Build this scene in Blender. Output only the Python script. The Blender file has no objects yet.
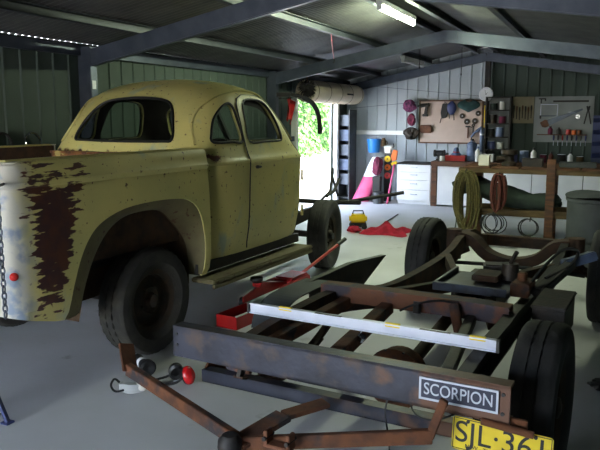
import bpy, bmesh, math, random
from mathutils import Vector, Matrix, Euler
S = bpy.context.scene
COL = S.collection
PI = math.pi
R = math.radians
random.seed(7)

# ------------------------------------------------------------------ camera, sky, sun, exposure
cam = bpy.data.objects.new('camera', bpy.data.cameras.new('camera'))
COL.objects.link(cam)
cam.location = (0, 0, 1.63)
cam.rotation_euler = (R(90 - 8.98), 0, R(23.8))
cam.data.sensor_width = 36
cam.data.lens = 36 * 690 / 600
cam.data.clip_start = 0.05
cam.data.clip_end = 400
S.camera = cam

SUN_EL, SUN_AZ = 52, 118          # elevation, compass angle of the sun (degrees, from +Y towards +X)
world = bpy.data.worlds.new('world')
S.world = world
world.use_nodes = True
nt = world.node_tree
sky = nt.nodes.new('ShaderNodeTexSky')
sky.sky_type = 'NISHITA'
sky.sun_disc = False
sky.sun_elevation = R(SUN_EL)
sky.sun_rotation = R(SUN_AZ)
sky.air_density = 1.0
sky.dust_density = 1.5
bg = nt.nodes['Background']
hs = nt.nodes.new('ShaderNodeHueSaturation')          # thin high haze: a paler sky
hs.inputs['Saturation'].default_value = 0.6
nt.links.new(sky.outputs[0], hs.inputs['Color'])
nt.links.new(hs.outputs[0], bg.inputs[0])
bg.inputs[1].default_value = 0.6

sl = bpy.data.lights.new('sun', 'SUN')
sun = bpy.data.objects.new('sun', sl)
COL.objects.link(sun)
sl.energy = 3.0
sl.angle = R(0.6)
sl.color = (1.0, 0.95, 0.86)
sd = Vector((math.sin(R(SUN_AZ)) * math.cos(R(SUN_EL)), math.cos(R(SUN_AZ)) * math.cos(R(SUN_EL)), math.sin(R(SUN_EL))))
sun.rotation_euler = sd.to_track_quat('Z', 'Y').to_euler()
sun.location = sd * 30

vs = S.view_settings
vs.view_transform = 'Standard'
vs.look = 'None'
vs.gamma = 1
vs.use_curve_mapping = False
vs.exposure = 2.82

# ------------------------------------------------------------------ materials
def lin(r, g, b):
    f = lambda c: (c / 255 / 12.92) if c <= 10.3 else (((c / 255) + 0.055) / 1.055) ** 2.4
    return (f(r), f(g), f(b), 1)

def mat(name, col, col2=None, scale=6, lo=0.4, hi=0.65, rough=0.6, metal=0.0, bump=0.0, bscale=40, spots=None, sscale=20, slo=0.6, shi=0.66,
        stretch=None, emit=None, spec=None, side=None):
    m = bpy.data.materials.new(name)
    m.use_nodes = True
    n, l = m.node_tree.nodes, m.node_tree.links
    b = n['Principled BSDF']
    b.inputs['Roughness'].default_value = rough
    b.inputs['Metallic'].default_value = metal
    if spec is not None:
        b.inputs['Specular IOR Level'].default_value = spec
    b.inputs['Base Color'].default_value = col
    tc = n.new('ShaderNodeTexCoord')
    mp = n.new('ShaderNodeMapping')
    l.new(tc.outputs['Object'], mp.inputs[0])
    if stretch:
        mp.inputs['Scale'].default_value = stretch
    cur = None
    def noise(sc, det=6):
        t = n.new('ShaderNodeTexNoise')
        t.inputs['Scale'].default_value = sc
        t.inputs['Detail'].default_value = det
        l.new(mp.outputs[0], t.inputs['Vector'])
        return t.outputs['Fac']
    def ramp(fac, a, c):
        r = n.new('ShaderNodeMapRange')
        r.inputs['From Min'].default_value = a
        r.inputs['From Max'].default_value = c
        l.new(fac, r.inputs['Value'])
        return r.outputs[0]
    def mix(fac, a, c):
        x = n.new('ShaderNodeMix')
        x.data_type = 'RGBA'
        l.new(fac, x.inputs['Factor'])
        for s, v in ((6, a), (7, c)):
            if isinstance(v, tuple):
                x.inputs[s].default_value = v
            else:
                l.new(v, x.inputs[s])
        return x.outputs[2]
    if col2:
        cur = mix(ramp(noise(scale), lo, hi), col, col2)
    if spots:
        cur = mix(ramp(noise(sscale, 8), slo, shi), cur if cur else col, spots)
    if side:                                    # wear that spreads along object x from side[0] to side[1]
        sx = n.new('ShaderNodeSeparateXYZ')
        l.new(tc.outputs['Object'], sx.inputs[0])
        ad = n.new('ShaderNodeMath')
        ad.operation = 'ADD'
        l.new(ramp(sx.outputs[0], side[0], side[1]), ad.inputs[0])
        l.new(noise(9, 7), ad.inputs[1])
        cur = mix(ramp(ad.outputs[0], 0.92, 1.12), cur if cur else col, side[2])
    if cur:
        l.new(cur, b.inputs['Base Color'])
    if bump:
        bn = n.new('ShaderNodeBump')
        bn.inputs['Strength'].default_value = bump
        bn.inputs['Distance'].default_value = 0.01
        l.new(noise(bscale, 4), bn.inputs['Height'])
        l.new(bn.outputs[0], b.inputs['Normal'])
    if emit:
        b.inputs['Emission Color'].default_value = emit[0]
        b.inputs['Emission Strength'].default_value = emit[1]
    return m

def glass(name, col=(0.75, 0.8, 0.78, 1), rough=0.08):
    m = bpy.data.materials.new(name)
    m.use_nodes = True
    n, l = m.node_tree.nodes, m.node_tree.links
    n.clear()
    o = n.new('ShaderNodeOutputMaterial')
    mx = n.new('ShaderNodeMixShader')
    t = n.new('ShaderNodeBsdfTransparent')
    g = n.new('ShaderNodeBsdfGlossy')
    lw = n.new('ShaderNodeLayerWeight')
    lw.inputs['Blend'].default_value = 0.5
    pw = n.new('ShaderNodeMath')
    pw.operation = 'POWER'
    pw.inputs[1].default_value = 4
    fr = n.new('ShaderNodeMath')
    fr.operation = 'MULTIPLY_ADD'
    fr.inputs[1].default_value = 0.55
    fr.inputs[2].default_value = 0.05
    l.new(lw.outputs['Facing'], pw.inputs[0])
    l.new(pw.outputs[0], fr.inputs[0])
    t.inputs[0].default_value = col
    g.inputs['Roughness'].default_value = rough
    l.new(fr.outputs[0], mx.inputs[0])
    l.new(t.outputs[0], mx.inputs[1])
    l.new(g.outputs[0], mx.inputs[2])
    l.new(mx.outputs[0], o.inputs[0])
    return m

def ute_paint(name, patch=False, seam=None):
    """faded cream-yellow enamel with rust freckles; optional bare rusty patch near the tail (object space) and a rust seam at a height band"""
    m = bpy.data.materials.new(name)
    m.use_nodes = True
    n, l = m.node_tree.nodes, m.node_tree.links
    b = n['Principled BSDF']
    b.inputs['Roughness'].default_value = 0.48
    tc = n.new('ShaderNodeTexCoord')
    def math_(op, a, c=None, clamp=False):
        x = n.new('ShaderNodeMath')
        x.operation = op
        x.use_clamp = clamp
        for i, v in enumerate((a, c)):
            if v is None:
                continue
            if isinstance(v, (int, float)):
                x.inputs[i].default_value = v
            else:
                l.new(v, x.inputs[i])
        return x.outputs[0]
    def noise(sc, det, st=(1, 1, 1)):
        mp = n.new('ShaderNodeMapping')
        mp.inputs['Scale'].default_value = st
        l.new(tc.outputs['Object'], mp.inputs[0])
        t = n.new('ShaderNodeTexNoise')
        t.inputs['Scale'].default_value = sc
        t.inputs['Detail'].default_value = det
        l.new(mp.outputs[0], t.inputs['Vector'])
        return t.outputs['Fac']
    def rng(v, a, c):
        r = n.new('ShaderNodeMapRange')
        r.inputs['From Min'].default_value = a
        r.inputs['From Max'].default_value = c
        l.new(v, r.inputs['Value'])
        return r.outputs[0]
    def mix(f, a, c):
        x = n.new('ShaderNodeMix')
        x.data_type = 'RGBA'
        l.new(f, x.inputs['Factor'])
        for s, v in ((6, a), (7, c)):
            if isinstance(v, tuple):
                x.inputs[s].default_value = v
            else:
                l.new(v, x.inputs[s])
        return x.outputs[2]
    base = mix(rng(noise(2.2, 5), 0.4, 0.65), lin(205, 192, 118), lin(186, 178, 112))
    base = mix(rng(noise(5, 6, (1, 1, 0.5)), 0.60, 0.72), base, lin(160, 168, 140))
    rustc = mix(rng(noise(24, 5), 0.35, 0.65), lin(92, 44, 22), lin(58, 28, 20))
    base = mix(math_('MULTIPLY', rng(noise(30, 9), 0.64, 0.69), 0.85), base, rustc)
    sep = n.new('ShaderNodeSeparateXYZ')
    l.new(tc.outputs['Object'], sep.inputs[0])
    v, z = sep.outputs[1], sep.outputs[2]
    if seam:
        d = math_('ABSOLUTE', math_('SUBTRACT', z, seam[0]))
        f = math_('SUBTRACT', 1.0, math_('DIVIDE', d, seam[1]))
        f = math_('SUBTRACT', f, math_('MULTIPLY', math_('MAXIMUM', math_('SUBTRACT', v, 0.70), 0.0), 9.0))
        f = math_('ADD', f, math_('MULTIPLY', math_('SUBTRACT', noise(14, 8), 0.5), 3.0))
        base = mix(rng(f, 0.45, 0.75), base, rustc)
    if patch:
        pale = mix(rng(noise(9, 4), 0.5, 0.62), lin(168, 165, 154), lin(118, 130, 146))
        base = mix(rng(math_('ADD', math_('MULTIPLY', v, -1.0), math_('MULTIPLY', noise(10, 4), 0.15)), 1.12, 1.22), base, pale)  # tail corner paled: daylight from behind put into the colour, plus bluish patches
        cv = math_('ADD', -1.06, math_('MULTIPLY', z, 0.13))
        dv = math_('DIVIDE', math_('ABSOLUTE', math_('SUBTRACT', v, cv)), math_('ADD', -0.02, math_('MULTIPLY', z, 0.165)))
        dz = math_('DIVIDE', math_('ABSOLUTE', math_('SUBTRACT', z, 0.97)), 0.36)
        e = math_('MAXIMUM', dv, math_('MULTIPLY', dz, 0.95))
        e = math_('ADD', e, math_('MULTIPLY', math_('SUBTRACT', noise(22, 8, (1, 0.35, 1.6)), 0.5), 2.4))
        purple = mix(rng(noise(10, 5), 0.4, 0.6), lin(62, 34, 36), lin(80, 42, 26))
        base = mix(rng(e, 0.95, 0.85), base, purple)
    l.new(base, b.inputs['Base Color'])
    bn = n.new('ShaderNodeBump')
    bn.inputs['Strength'].default_value = 0.12
    bn.inputs['Distance'].default_value = 0.02
    l.new(noise(6, 5), bn.inputs['Height'])
    l.new(bn.outputs[0], b.inputs['Normal'])
    return m

M = {}
M['concrete'] = mat('concrete floor', lin(202, 202, 206), lin(180, 180, 182), 0.9, 0.35, 0.7, rough=0.55, bump=0.08, bscale=90, spots=lin(122, 118, 112), sscale=3.2, slo=0.66, shi=0.78)
M['outside'] = mat('pale driveway', lin(205, 200, 190), lin(185, 178, 165), 1.5, rough=0.9)
M['sheet_green'] = mat('green grey wall sheeting', lin(70, 81, 75), lin(65, 75, 70), 2, rough=0.7, spec=0.2)
M['sheet_back'] = mat('pale blue grey wall sheeting', lin(172, 180, 188), lin(164, 172, 180), 2, rough=0.65, spec=0.25)
M['roof'] = mat('galvanised roof sheeting', lin(104, 104, 103), lin(88, 89, 90), 3, rough=0.32, metal=0.5)
M['steel'] = mat('galvanised steel section', lin(84, 91, 103), lin(70, 77, 89), 5, rough=0.42, metal=0.6, bump=0.05)
M['purlin'] = mat('dull galvanised purlin', lin(66, 71, 78), lin(56, 60, 66), 5, rough=0.5, metal=0.35)
M['white_metal'] = mat('white painted metal', lin(225, 226, 226), rough=0.5)
M['cream'] = mat('cream painted steel', lin(206, 192, 166), lin(196, 182, 156), 4, rough=0.55)
M['black'] = mat('black rubber', lin(26, 26, 27), lin(36, 35, 34), 20, rough=0.85, bump=0.1)
M['tyre'] = mat('dusty tyre rubber', lin(38, 37, 34), lin(58, 55, 48), 9, 0.42, 0.7, rough=0.9, bump=0.2, bscale=60)
M['tyre_dark'] = mat('dark tyre rubber', lin(26, 26, 27), lin(38, 37, 36), 9, rough=0.85, bump=0.15, bscale=60)
M['rim'] = mat('grimy steel wheel', lin(40, 36, 30), lin(62, 44, 28), 14, rough=0.7, metal=0.3)
M['rust'] = mat('rusty brown steel', lin(104, 62, 36), lin(72, 44, 30), 12, rough=0.85, metal=0.1, bump=0.3, spots=lin(48, 42, 44), sscale=7, slo=0.55, shi=0.65)
M['rust_dark'] = mat('dark rusty steel', lin(70, 46, 28), lin(44, 32, 24), 10, rough=0.85, metal=0.1, bump=0.3)
M['blue_steel'] = mat('blue black painted steel', lin(46, 48, 62), lin(28, 30, 42), 7, rough=0.5, metal=0.15, bump=0.15, spots=lin(74, 58, 50), sscale=9, slo=0.54, shi=0.70, side=(-.1, .75, lin(96, 64, 46)))
M['rust_blue'] = mat('rusty steel with worn dark paint', lin(112, 68, 44), lin(66, 58, 66), 6, 0.45, 0.56, rough=0.75, metal=0.1, bump=0.3)
M['dark_steel'] = mat('grimy black steel', lin(34, 34, 36), lin(48, 42, 36), 9, rough=0.6, metal=0.3, bump=0.2)
M['grease'] = mat('greasy cast iron', lin(40, 36, 32), lin(58, 46, 38), 12, rough=0.55, metal=0.3, bump=0.4)
M['paint'] = ute_paint('faded cream ute paint')
M['paint_cab'] = ute_paint('faded cream ute cab paint', seam=(1.33, 0.055))
M['paint_bed'] = ute_paint('faded cream ute bed paint', patch=True)
M['rail_rust'] = mat('rusted bed rail', lin(126, 82, 40), lin(78, 44, 28), 16, rough=0.8, bump=0.3, spots=lin(178, 160, 96), sscale=9, slo=0.6, shi=0.66)
M['well'] = mat('rusty wheel well', lin(72, 52, 30), lin(48, 34, 24), 7, rough=0.9, bump=0.3)
M['shaded_cream'] = mat('cream paint with flange shade', lin(106, 98, 64), lin(90, 80, 54), 5, rough=0.7, spots=lin(78, 48, 30), sscale=22, slo=0.62, shi=0.68)  # cream body paint darkened: shade on the inward-facing flange put into the colour
M['cab_inner'] = mat('dark cab lining', lin(52, 48, 42), lin(40, 37, 33), 5, rough=0.85)
M['glass'] = glass('window glass')
M['seal'] = mat('black window seal', lin(20, 20, 20), rough=0.7)
M['chrome'] = mat('chrome', lin(220, 222, 225), rough=0.12, metal=1.0)
M['silver'] = mat('silver grey anodised aluminium', lin(206, 210, 226), lin(192, 197, 214), 8, rough=0.45, metal=0.25)
M['red'] = mat('red enamel', lin(176, 24, 22), lin(150, 20, 20), 6, rough=0.4)
M['red_cloth'] = mat('crimson cloth', lin(186, 36, 62), lin(150, 26, 48), 14, rough=0.95, bump=0.3)
M['red_plastic'] = mat('glossy red plastic', lin(190, 26, 30), rough=0.25)
M['yellow'] = mat('yellow plastic', lin(232, 196, 24), rough=0.45)
M['plate_yellow'] = mat('number plate yellow', lin(226, 200, 34), lin(212, 184, 30), 10, rough=0.5)
M['ink'] = mat('black plate ink', lin(22, 22, 24), rough=0.5)
M['badge'] = mat('dark blue badge plate', lin(36, 40, 62), rough=0.5)
M['badge_letter'] = mat('bare alloy badge edge', lin(182, 188, 200), rough=0.45, metal=0.4)
M['blue'] = mat('blue plastic', lin(40, 120, 196), rough=0.4)
M['navy'] = mat('navy blue paint', lin(40, 50, 96), rough=0.5)
M['grey_blue'] = mat('grey blue enamel', lin(96, 112, 142), lin(84, 98, 128), 8, rough=0.5)
M['pink'] = mat('pink plastic', lin(206, 84, 126), lin(192, 66, 108), 5, rough=0.5)
M['maroon'] = mat('maroon cloth', lin(112, 40, 66), lin(84, 30, 52), 16, rough=0.9)
M['orange'] = mat('orange plastic', lin(222, 106, 34), rough=0.45)
M['white'] = mat('white laminate', lin(226, 226, 230), lin(216, 217, 222), 3, rough=0.5)
M['offwhite'] = mat('off white plastic', lin(206, 204, 196), rough=0.5)
M['steer_blue'] = mat('dusty blue enamel', lin(70, 84, 112), lin(56, 66, 90), 12, rough=0.6)
M['tray'] = mat('dark blue grey sheet metal', lin(58, 66, 82), lin(40, 42, 46), 9, rough=0.5, metal=0.2)
M['timber'] = mat('brown stained timber', lin(98, 60, 36), lin(66, 42, 28), 5, rough=0.7, stretch=(1, 6, 6), bump=0.1)
M['timber_old'] = mat('old yellowed timber', lin(96, 76, 46), lin(70, 54, 32), 5, rough=0.8, stretch=(1, 6, 6), bump=0.15)
M['board'] = mat('pinkish hardboard', lin(196, 176, 166), lin(182, 162, 152), 3, rough=0.75)
M['board_grey'] = mat('grey painted board', lin(138, 142, 142), lin(124, 128, 130), 3, rough=0.7)
M['board_tan'] = mat('tan plywood', lin(150, 140, 116), lin(132, 120, 98), 5, rough=0.75)
M['canvas'] = mat('dark green canvas', lin(44, 56, 48), lin(34, 44, 40), 8, rough=0.95, bump=0.3)
M['rope'] = mat('yellow green rope', lin(92, 84, 44), lin(66, 60, 32), 60, rough=0.95, bump=0.5, bscale=150)
M['strap'] = mat('red brown strap', lin(88, 40, 30), lin(64, 30, 25), 30, rough=0.9)
M['cable'] = mat('black cable', lin(22, 22, 24), rough=0.6)
M['grey_plastic'] = mat('dark grey plastic', lin(58, 62, 65), lin(48, 52, 55), 6, rough=0.65)
M['green_bag'] = mat('dark teal fabric', lin(34, 66, 66), lin(28, 54, 56), 14, rough=0.9)
M['skin_leather'] = mat('brown leather', lin(104, 66, 44), lin(80, 50, 34), 14, rough=0.8)
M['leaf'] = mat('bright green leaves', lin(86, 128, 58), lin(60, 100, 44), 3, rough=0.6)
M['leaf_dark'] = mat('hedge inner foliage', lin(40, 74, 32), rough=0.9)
M['tube_lit'] = mat('lit fluorescent tube', lin(240, 250, 220), emit=((0.88, 1.0, 0.68, 1), 45))
M['tube_off'] = mat('unlit fluorescent tube', lin(225, 228, 232), rough=0.3)
M['bristle'] = mat('dark shaggy fibre', lin(40, 34, 38), lin(26, 24, 26), 20, rough=1.0)
M['magenta_rag'] = mat('magenta and dark rags', lin(120, 56, 96), lin(52, 40, 62), 30, rough=0.95)
M['reflector'] = mat('red tail reflector', lin(214, 40, 36), rough=0.15)
M['foam'] = mat('clear grey plastic', lin(160, 163, 162), rough=0.3)

# ------------------------------------------------------------------ mesh builder
class MB:
    def __init__(s):
        s.v, s.f = [], []
    def add(s, vs, fs):
        o = len(s.v)
        s.v += [Vector(p) for p in vs]
        s.f += [tuple(i + o for i in f) for f in fs]
        return s
    def box(s, c, d, rot=None):
        x, y, z = d[0] / 2, d[1] / 2, d[2] / 2
        vs = [Vector((a, b, e)) for a in (-x, x) for b in (-y, y) for e in (-z, z)]
        if rot:
            q = Euler(rot).to_matrix()
            vs = [q @ p for p in vs]
        c = Vector(c)
        return s.add([p + c for p in vs], [(0, 1, 3, 2), (4, 6, 7, 5), (0, 4, 5, 1), (2, 3, 7, 6), (0, 2, 6, 4), (1, 5, 7, 3)])
    def b2(s, a, b):
        a, b = Vector(a), Vector(b)
        d = b - a
        return s.box((a + b) / 2, (abs(d.x), abs(d.y), abs(d.z)))
    def bar(s, p, q, w, h, up=(0, 0, 1)):
        p, q = Vector(p), Vector(q)
        t = (q - p).normalized()
        u = Vector(up)
        side = t.cross(u)
        if side.length < 1e-4:
            side = t.cross(Vector((1, 0, 0)))
        side.normalize()
        n = side.cross(t)
        vs = [e + side * a * w / 2 + n * b * h / 2 for e in (p, q) for a, b in ((-1, -1), (1, -1), (1, 1), (-1, 1))]
        return s.add(vs, [(3, 2, 1, 0), (4, 5, 6, 7), (0, 1, 5, 4), (1, 2, 6, 5), (2, 3, 7, 6), (3, 0, 4, 7)])
    def cyl(s, p, q, r, r2=None, n=16):
        p, q = Vector(p), Vector(q)
        r2 = r if r2 is None else r2
        m = (q - p).to_track_quat('Z', 'Y').to_matrix()
        vs = [e + m @ Vector((math.cos(2 * PI * i / n) * rr, math.sin(2 * PI * i / n) * rr, 0)) for e, rr in ((p, r), (q, r2)) for i in range(n)]
        fs = [(i, (i + 1) % n, n + (i + 1) % n, n + i) for i in range(n)] + [tuple(range(n))[::-1], tuple(range(n, 2 * n))]
        return s.add(vs, fs)
    def tube(s, pts, r, n=8, closed=False):
        pts = [Vector(p) for p in pts]
        k = len(pts)
        rr = r if isinstance(r, (list, tuple)) else [r] * k
        ref = None
        vs = []
        for i in range(k):
            a = pts[(i - 1) % k] if (closed or i) else pts[0]
            b = pts[(i + 1) % k] if (closed or i < k - 1) else pts[-1]
            t = (b - a).normalized()
            if ref is None:
                ref = t.orthogonal().normalized()
            ref = (ref - t * ref.dot(t)).normalized()
            o = t.cross(ref)
            vs += [pts[i] + (ref * math.cos(2 * PI * j / n) + o * math.sin(2 * PI * j / n)) * rr[i] for j in range(n)]
        fs = []
        for i in range(k if closed else k - 1):
            i2 = (i + 1) % k
            fs += [(i * n + j, i * n + (j + 1) % n, i2 * n + (j + 1) % n, i2 * n + j) for j in range(n)]
        if not closed:
            fs += [tuple(range(n))[::-1], tuple(range((k - 1) * n, k * n))]
        return s.add(vs, fs)
    def lathe(s, prof, n=24, mx=None, cap=True):
        mx = mx or Matrix()
        k = len(prof)
        vs = [mx @ Vector((r * math.cos(2 * PI * i / n), r * math.sin(2 * PI * i / n), h)) for i in range(n) for r, h in prof]
        fs = [(i * k + j, ((i + 1) % n) * k + j, ((i + 1) % n) * k + j + 1, i * k + j + 1) for i in range(n) for j in range(k - 1)]
        if cap:
            fs += [tuple(i * k for i in range(n))[::-1], tuple(i * k + k - 1 for i in range(n))]
        return s.add(vs, fs)
    def prism(s, poly, fn, a, b):
        """extrude the 2-D polygon between depths a and b; fn(x, y, depth) -> point"""
        k = len(poly)
        vs = [fn(x, y, a) for x, y in poly] + [fn(x, y, b) for x, y in poly]
        fs = [tuple(range(k))[::-1], tuple(range(k, 2 * k))] + [(i, (i + 1) % k, k + (i + 1) % k, k + i) for i in range(k)]
        return s.add(vs, fs)
    def grid(s, fn, nu, nv, cu=False):
        vs = [fn(i / (nu if cu else nu - 1), j / (nv - 1)) for i in range(nu) for j in range(nv)]
        fs = [(i * nv + j, ((i + 1) % nu) * nv + j, ((i + 1) % nu) * nv + j + 1, i * nv + j + 1) for i in range(nu if cu else nu - 1) for j in range(nv - 1)]
        return s.add(vs, fs)
    def sweep(s, path, prof, up=(0, 0, 1)):
        """sweep a closed profile [(side, up)] along a path"""
        path = [Vector(p) for p in path]
        k, m = len(path), len(prof)
        vs = []
        for i in range(k):
            t = (path[min(i + 1, k - 1)] - path[max(i - 1, 0)]).normalized()
            side = t.cross(Vector(up)).normalized()
            n = side.cross(t)
            vs += [path[i] + side * a + n * b for a, b in prof]
        fs = [(i * m + j, i * m + (j + 1) % m, (i + 1) * m + (j + 1) % m, (i + 1) * m + j) for i in range(k - 1) for j in range(m)]
        fs += [tuple(range(m))[::-1], tuple(range((k - 1) * m, k * m))]
        return s.add(vs, fs)
    def mesh(s, name, m, bevel=0, smooth=False, ang=40, tri=False):
        me = bpy.data.meshes.new(name)
        me.from_pydata(s.v, [], s.f)
        bm = bmesh.new()
        bm.from_mesh(me)
        bmesh.ops.recalc_face_normals(bm, faces=bm.faces)
        if bevel:
            es = [e for e in bm.edges if len(e.link_faces) == 2 and e.calc_face_angle(0) > 0.6]
            bmesh.ops.bevel(bm, geom=es, offset=bevel, segments=2, affect='EDGES', clamp_overlap=True)
        bm.to_mesh(me)
        bm.free()
        if smooth or bevel:
            for p in me.polygons:
                p.use_smooth = True
            me.set_sharp_from_angle(angle=R(ang))
        me.materials.append(m)
        return me
    def build(s, name, m, parent=None, **kw):
        return link(name, s.mesh(name, m, **kw), parent)

def link(name, data, parent=None):
    o = bpy.data.objects.new(name, data)
    COL.objects.link(o)
    if parent:
        o.parent = parent
    return o

def tag(o, label, cat, group=None, kind=None):
    o['label'] = label
    o['category'] = cat
    if group:
        o['group'] = group
    if kind:
        o['kind'] = kind
    return o

def thing(name, label, cat, loc=(0, 0, 0), rz=0, group=None):
    o = link(name, None)
    o.empty_display_size = 0.05
    o.location = loc
    o.rotation_euler = (0, 0, rz)
    return tag(o, label, cat, group)

def structure(o):
    o['kind'] = 'structure'
    return o

def copy_tree(o, parent=None):
    c = o.copy()
    COL.objects.link(c)
    if parent:
        c.parent = parent
    for ch in [k for k in bpy.data.objects if k.parent == o]:
        copy_tree(ch, c)
    return c

def smooth_poly(pts, n=6, closed=True):
    out = []
    k = len(pts)
    P = [Vector((*p, 0)) if len(p) == 2 else Vector(p) for p in pts]
    for i in range(k if closed else k - 1):
        g = lambda j: P[j % k] if closed else P[max(0, min(k - 1, j))]
        p0, p1, p2, p3 = g(i - 1), g(i), g(i + 1), g(i + 2)
        for a in range(n):
            t = a / n
            out.append(0.5 * ((2 * p1) + (p2 - p0) * t + (2 * p0 - 5 * p1 + 4 * p2 - p3) * t * t + (3 * p1 - p0 - 3 * p2 + p3) * t ** 3))
    if not closed:
        out.append(P[-1])
    return out

def interp(x, xs, ys):
    if x <= xs[0]:
        return ys[0]
    for i in range(len(xs) - 1):
        if x <= xs[i + 1]:
            t = (x - xs[i]) / (xs[i + 1] - xs[i])
            m0 = (ys[i + 1] - ys[max(i - 1, 0)]) / (xs[i + 1] - xs[max(i - 1, 0)]) * (xs[i + 1] - xs[i])
            j = min(i + 2, len(xs) - 1)
            m1 = (ys[j] - ys[i]) / (xs[j] - xs[i]) * (xs[i + 1] - xs[i])
            t2, t3 = t * t, t ** 3
            return (2 * t3 - 3 * t2 + 1) * ys[i] + (t3 - 2 * t2 + t) * m0 + (-2 * t3 + 3 * t2) * ys[i + 1] + (t3 - t2) * m1
    return ys[-1]

def text(name, body, size, m, parent, loc, rot, depth=0.002, xscale=1.0, align='CENTER'):
    cu = bpy.data.curves.new(name, 'FONT')
    cu.body = body
    cu.size = size
    cu.extrude = depth
    cu.align_x = align
    cu.align_y = 'CENTER'
    tmp = bpy.data.objects.new('tmp', cu)
    COL.objects.link(tmp)
    dg = bpy.context.evaluated_depsgraph_get()
    me = bpy.data.meshes.new_from_object(tmp.evaluated_get(dg))
    bpy.data.objects.remove(tmp)
    bpy.data.curves.remove(cu)
    me.materials.clear()
    me.materials.append(m)
    o = link(name, me, parent)
    o.location = loc
    o.rotation_euler = rot
    o.scale = (xscale, 1, 1)
    return o

def boolean(me, cutters, thick=0.0, offset=-1, inner=0):
    """solidify a mesh and cut holes; returns a fresh mesh"""
    o = bpy.data.objects.new('tmp', me)
    COL.objects.link(o)
    if thick:
        md = o.modifiers.new('s', 'SOLIDIFY')
        md.thickness = thick
        md.offset = offset
        md.material_offset = inner
        md.material_offset_rim = inner
    tmp = []
    for c in cutters:
        co = bpy.data.objects.new('cut', c)
        COL.objects.link(co)
        tmp.append(co)
        md = o.modifiers.new('b', 'BOOLEAN')
        md.operation = 'DIFFERENCE'
        md.solver = 'EXACT'
        md.object = co
    dg = bpy.context.evaluated_depsgraph_get()
    out = bpy.data.meshes.new_from_object(o.evaluated_get(dg))
    mats = list(me.materials)
    idx = [min(p.material_index, len(mats) - 1) for p in out.polygons]
    bpy.data.objects.remove(o)
    for co in tmp:
        bpy.data.objects.remove(co)
    out.materials.clear()
    for m in mats:
        out.materials.append(m)
    for p in out.polygons:
        p.use_smooth = True
        p.material_index = idx[p.index] if inner else 0
    out.set_sharp_from_angle(angle=R(35))
    return out

# ================================================================== the shed
XL, XR, XM = -4.78, 0.64, -2.07          # left wall, right wall, ridge
YF, YB = -2.3, 13.15                      # front and back gables
ZE, SL, SR = 2.26, 0.20, 0.15             # eave height, roof slopes left and right of the ridge
def zr(x):                                # underside of the roof sheets' valleys
    return ZE + SL * (XM - XL) - (SL if x < XM else SR) * abs(x - XM) + 0.065

floor = structure(MB().b2((XL - 0.1, YF - 0.1, -0.12), (XR + 0.1, YB + 0.1, 0)).build('floor', M['concrete']))
ground = structure(MB().box((0, 5, -0.22), (160, 160, 0.2)).build('ground', M['outside']))

RIB = 0.2
def panel_mesh(h, m, h2=None):
    """one pan of ribbed wall sheet: x across, z up, ribs stand out to -y (into the room)"""
    h2 = h if h2 is None else h2
    prof = [(0, 0), (0.012, -0.012), (0.03, -0.012), (0.042, 0), (RIB + 0.004, 0)]
    vs, fs = [], []
    for x, y in prof:
        vs += [(x, y, 0), (x, y, h + (h2 - h) * x / RIB)]
    for x, y in prof:
        vs += [(x, y + 0.004, 0), (x, y + 0.004, h + (h2 - h) * x / RIB)]
    k = len(prof)
    for i in range(k - 1):
        fs += [(2 * i, 2 * i + 2, 2 * i + 3, 2 * i + 1), (2 * (k + i), 2 * (k + i) + 1, 2 * (k + i) + 3, 2 * (k + i) + 2),
               (2 * i + 1, 2 * i + 3, 2 * (k + i) + 3, 2 * (k + i) + 1), (2 * i, 2 * (k + i), 2 * (k + i) + 2, 2 * i + 2)]
    fs += [(0, 1, 2 * k + 1, 2 * k), (2 * k - 2, 4 * k - 2, 4 * k - 1, 2 * k - 1)]
    return MB().add(vs, fs).mesh('wall_panel', m)

# left wall: bottom plate, girts outside the ribs as the parent mesh, panels as children
DY0, DY1, DZ = 10.55, 12.36, 1.92         # side roller door opening
b = MB()
b.b2((XL + 0.002, YF, 0), (XL + 0.05, DY0, 0.06))
b.b2((XL + 0.013, YF, ZE - 0.05), (XL + 0.06, YB, ZE + 0.05))
b.b2((XL + 0.013, YF, 1.22), (XL + 0.07, DY0 - 0.1, 1.30))
wl = structure(b.build('wall_left', M['steel']))
full = panel_mesh(ZE + 0.0725, M['sheet_green'])
short = panel_mesh(ZE + 0.0725 - DZ, M['sheet_green'])
y = YF
while y < YB - 0.01:
    ind = DY0 - 0.05 < y + RIB / 2 < DY1 + 0.02
    o = link('wall_panel', short if ind else full, wl)
    o.location = (XL, y + RIB, DZ if ind else 0)
    o.rotation_euler = (0, 0, -PI / 2)
    o.rotation_euler = (0, 0, R(90))
    o.location = (XL, y, DZ if ind else 0)
    y += RIB
for yc in (1.35, 5.48, 9.6):
    MB().b2((XL + 0.014, yc - 0.05, 0), (XL + 0.17, yc + 0.05, ZE + 0.03)).build('column', M['steel'], wl, bevel=0.006)
MB().box((XL + 0.173, 5.47, 1.93), (0.004, 0.05, 0.08)).build('paper_tag', M['white'], wl)['label'] = 'small white paper tag stuck on the column'

# right wall
wr = structure(MB().b2((XR - 0.05, YF, 0), (XR - 0.002, YB, 0.06)).b2((XR - 0.1, YF, zr(XR) - 0.09), (XR - 0.013, YB, zr(XR) - 0.01)).build('wall_right', M['steel']))
fullr = panel_mesh(zr(XR) - 0.003, M['sheet_green'])
y = YF
while y < YB - 0.01:
    o = link('wall_panel', fullr, wr)
    o.location = (XR, y + RIB, 0)
    o.rotation_euler = (0, 0, R(-90))
    y += RIB
for yc in (1.35, 5.48, 9.6):
    MB().b2((XR - 0.17, yc - 0.05, 0), (XR - 0.014, yc + 0.05, zr(XR) - 0.03)).build('column', M['steel'], wr, bevel=0.006)

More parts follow.
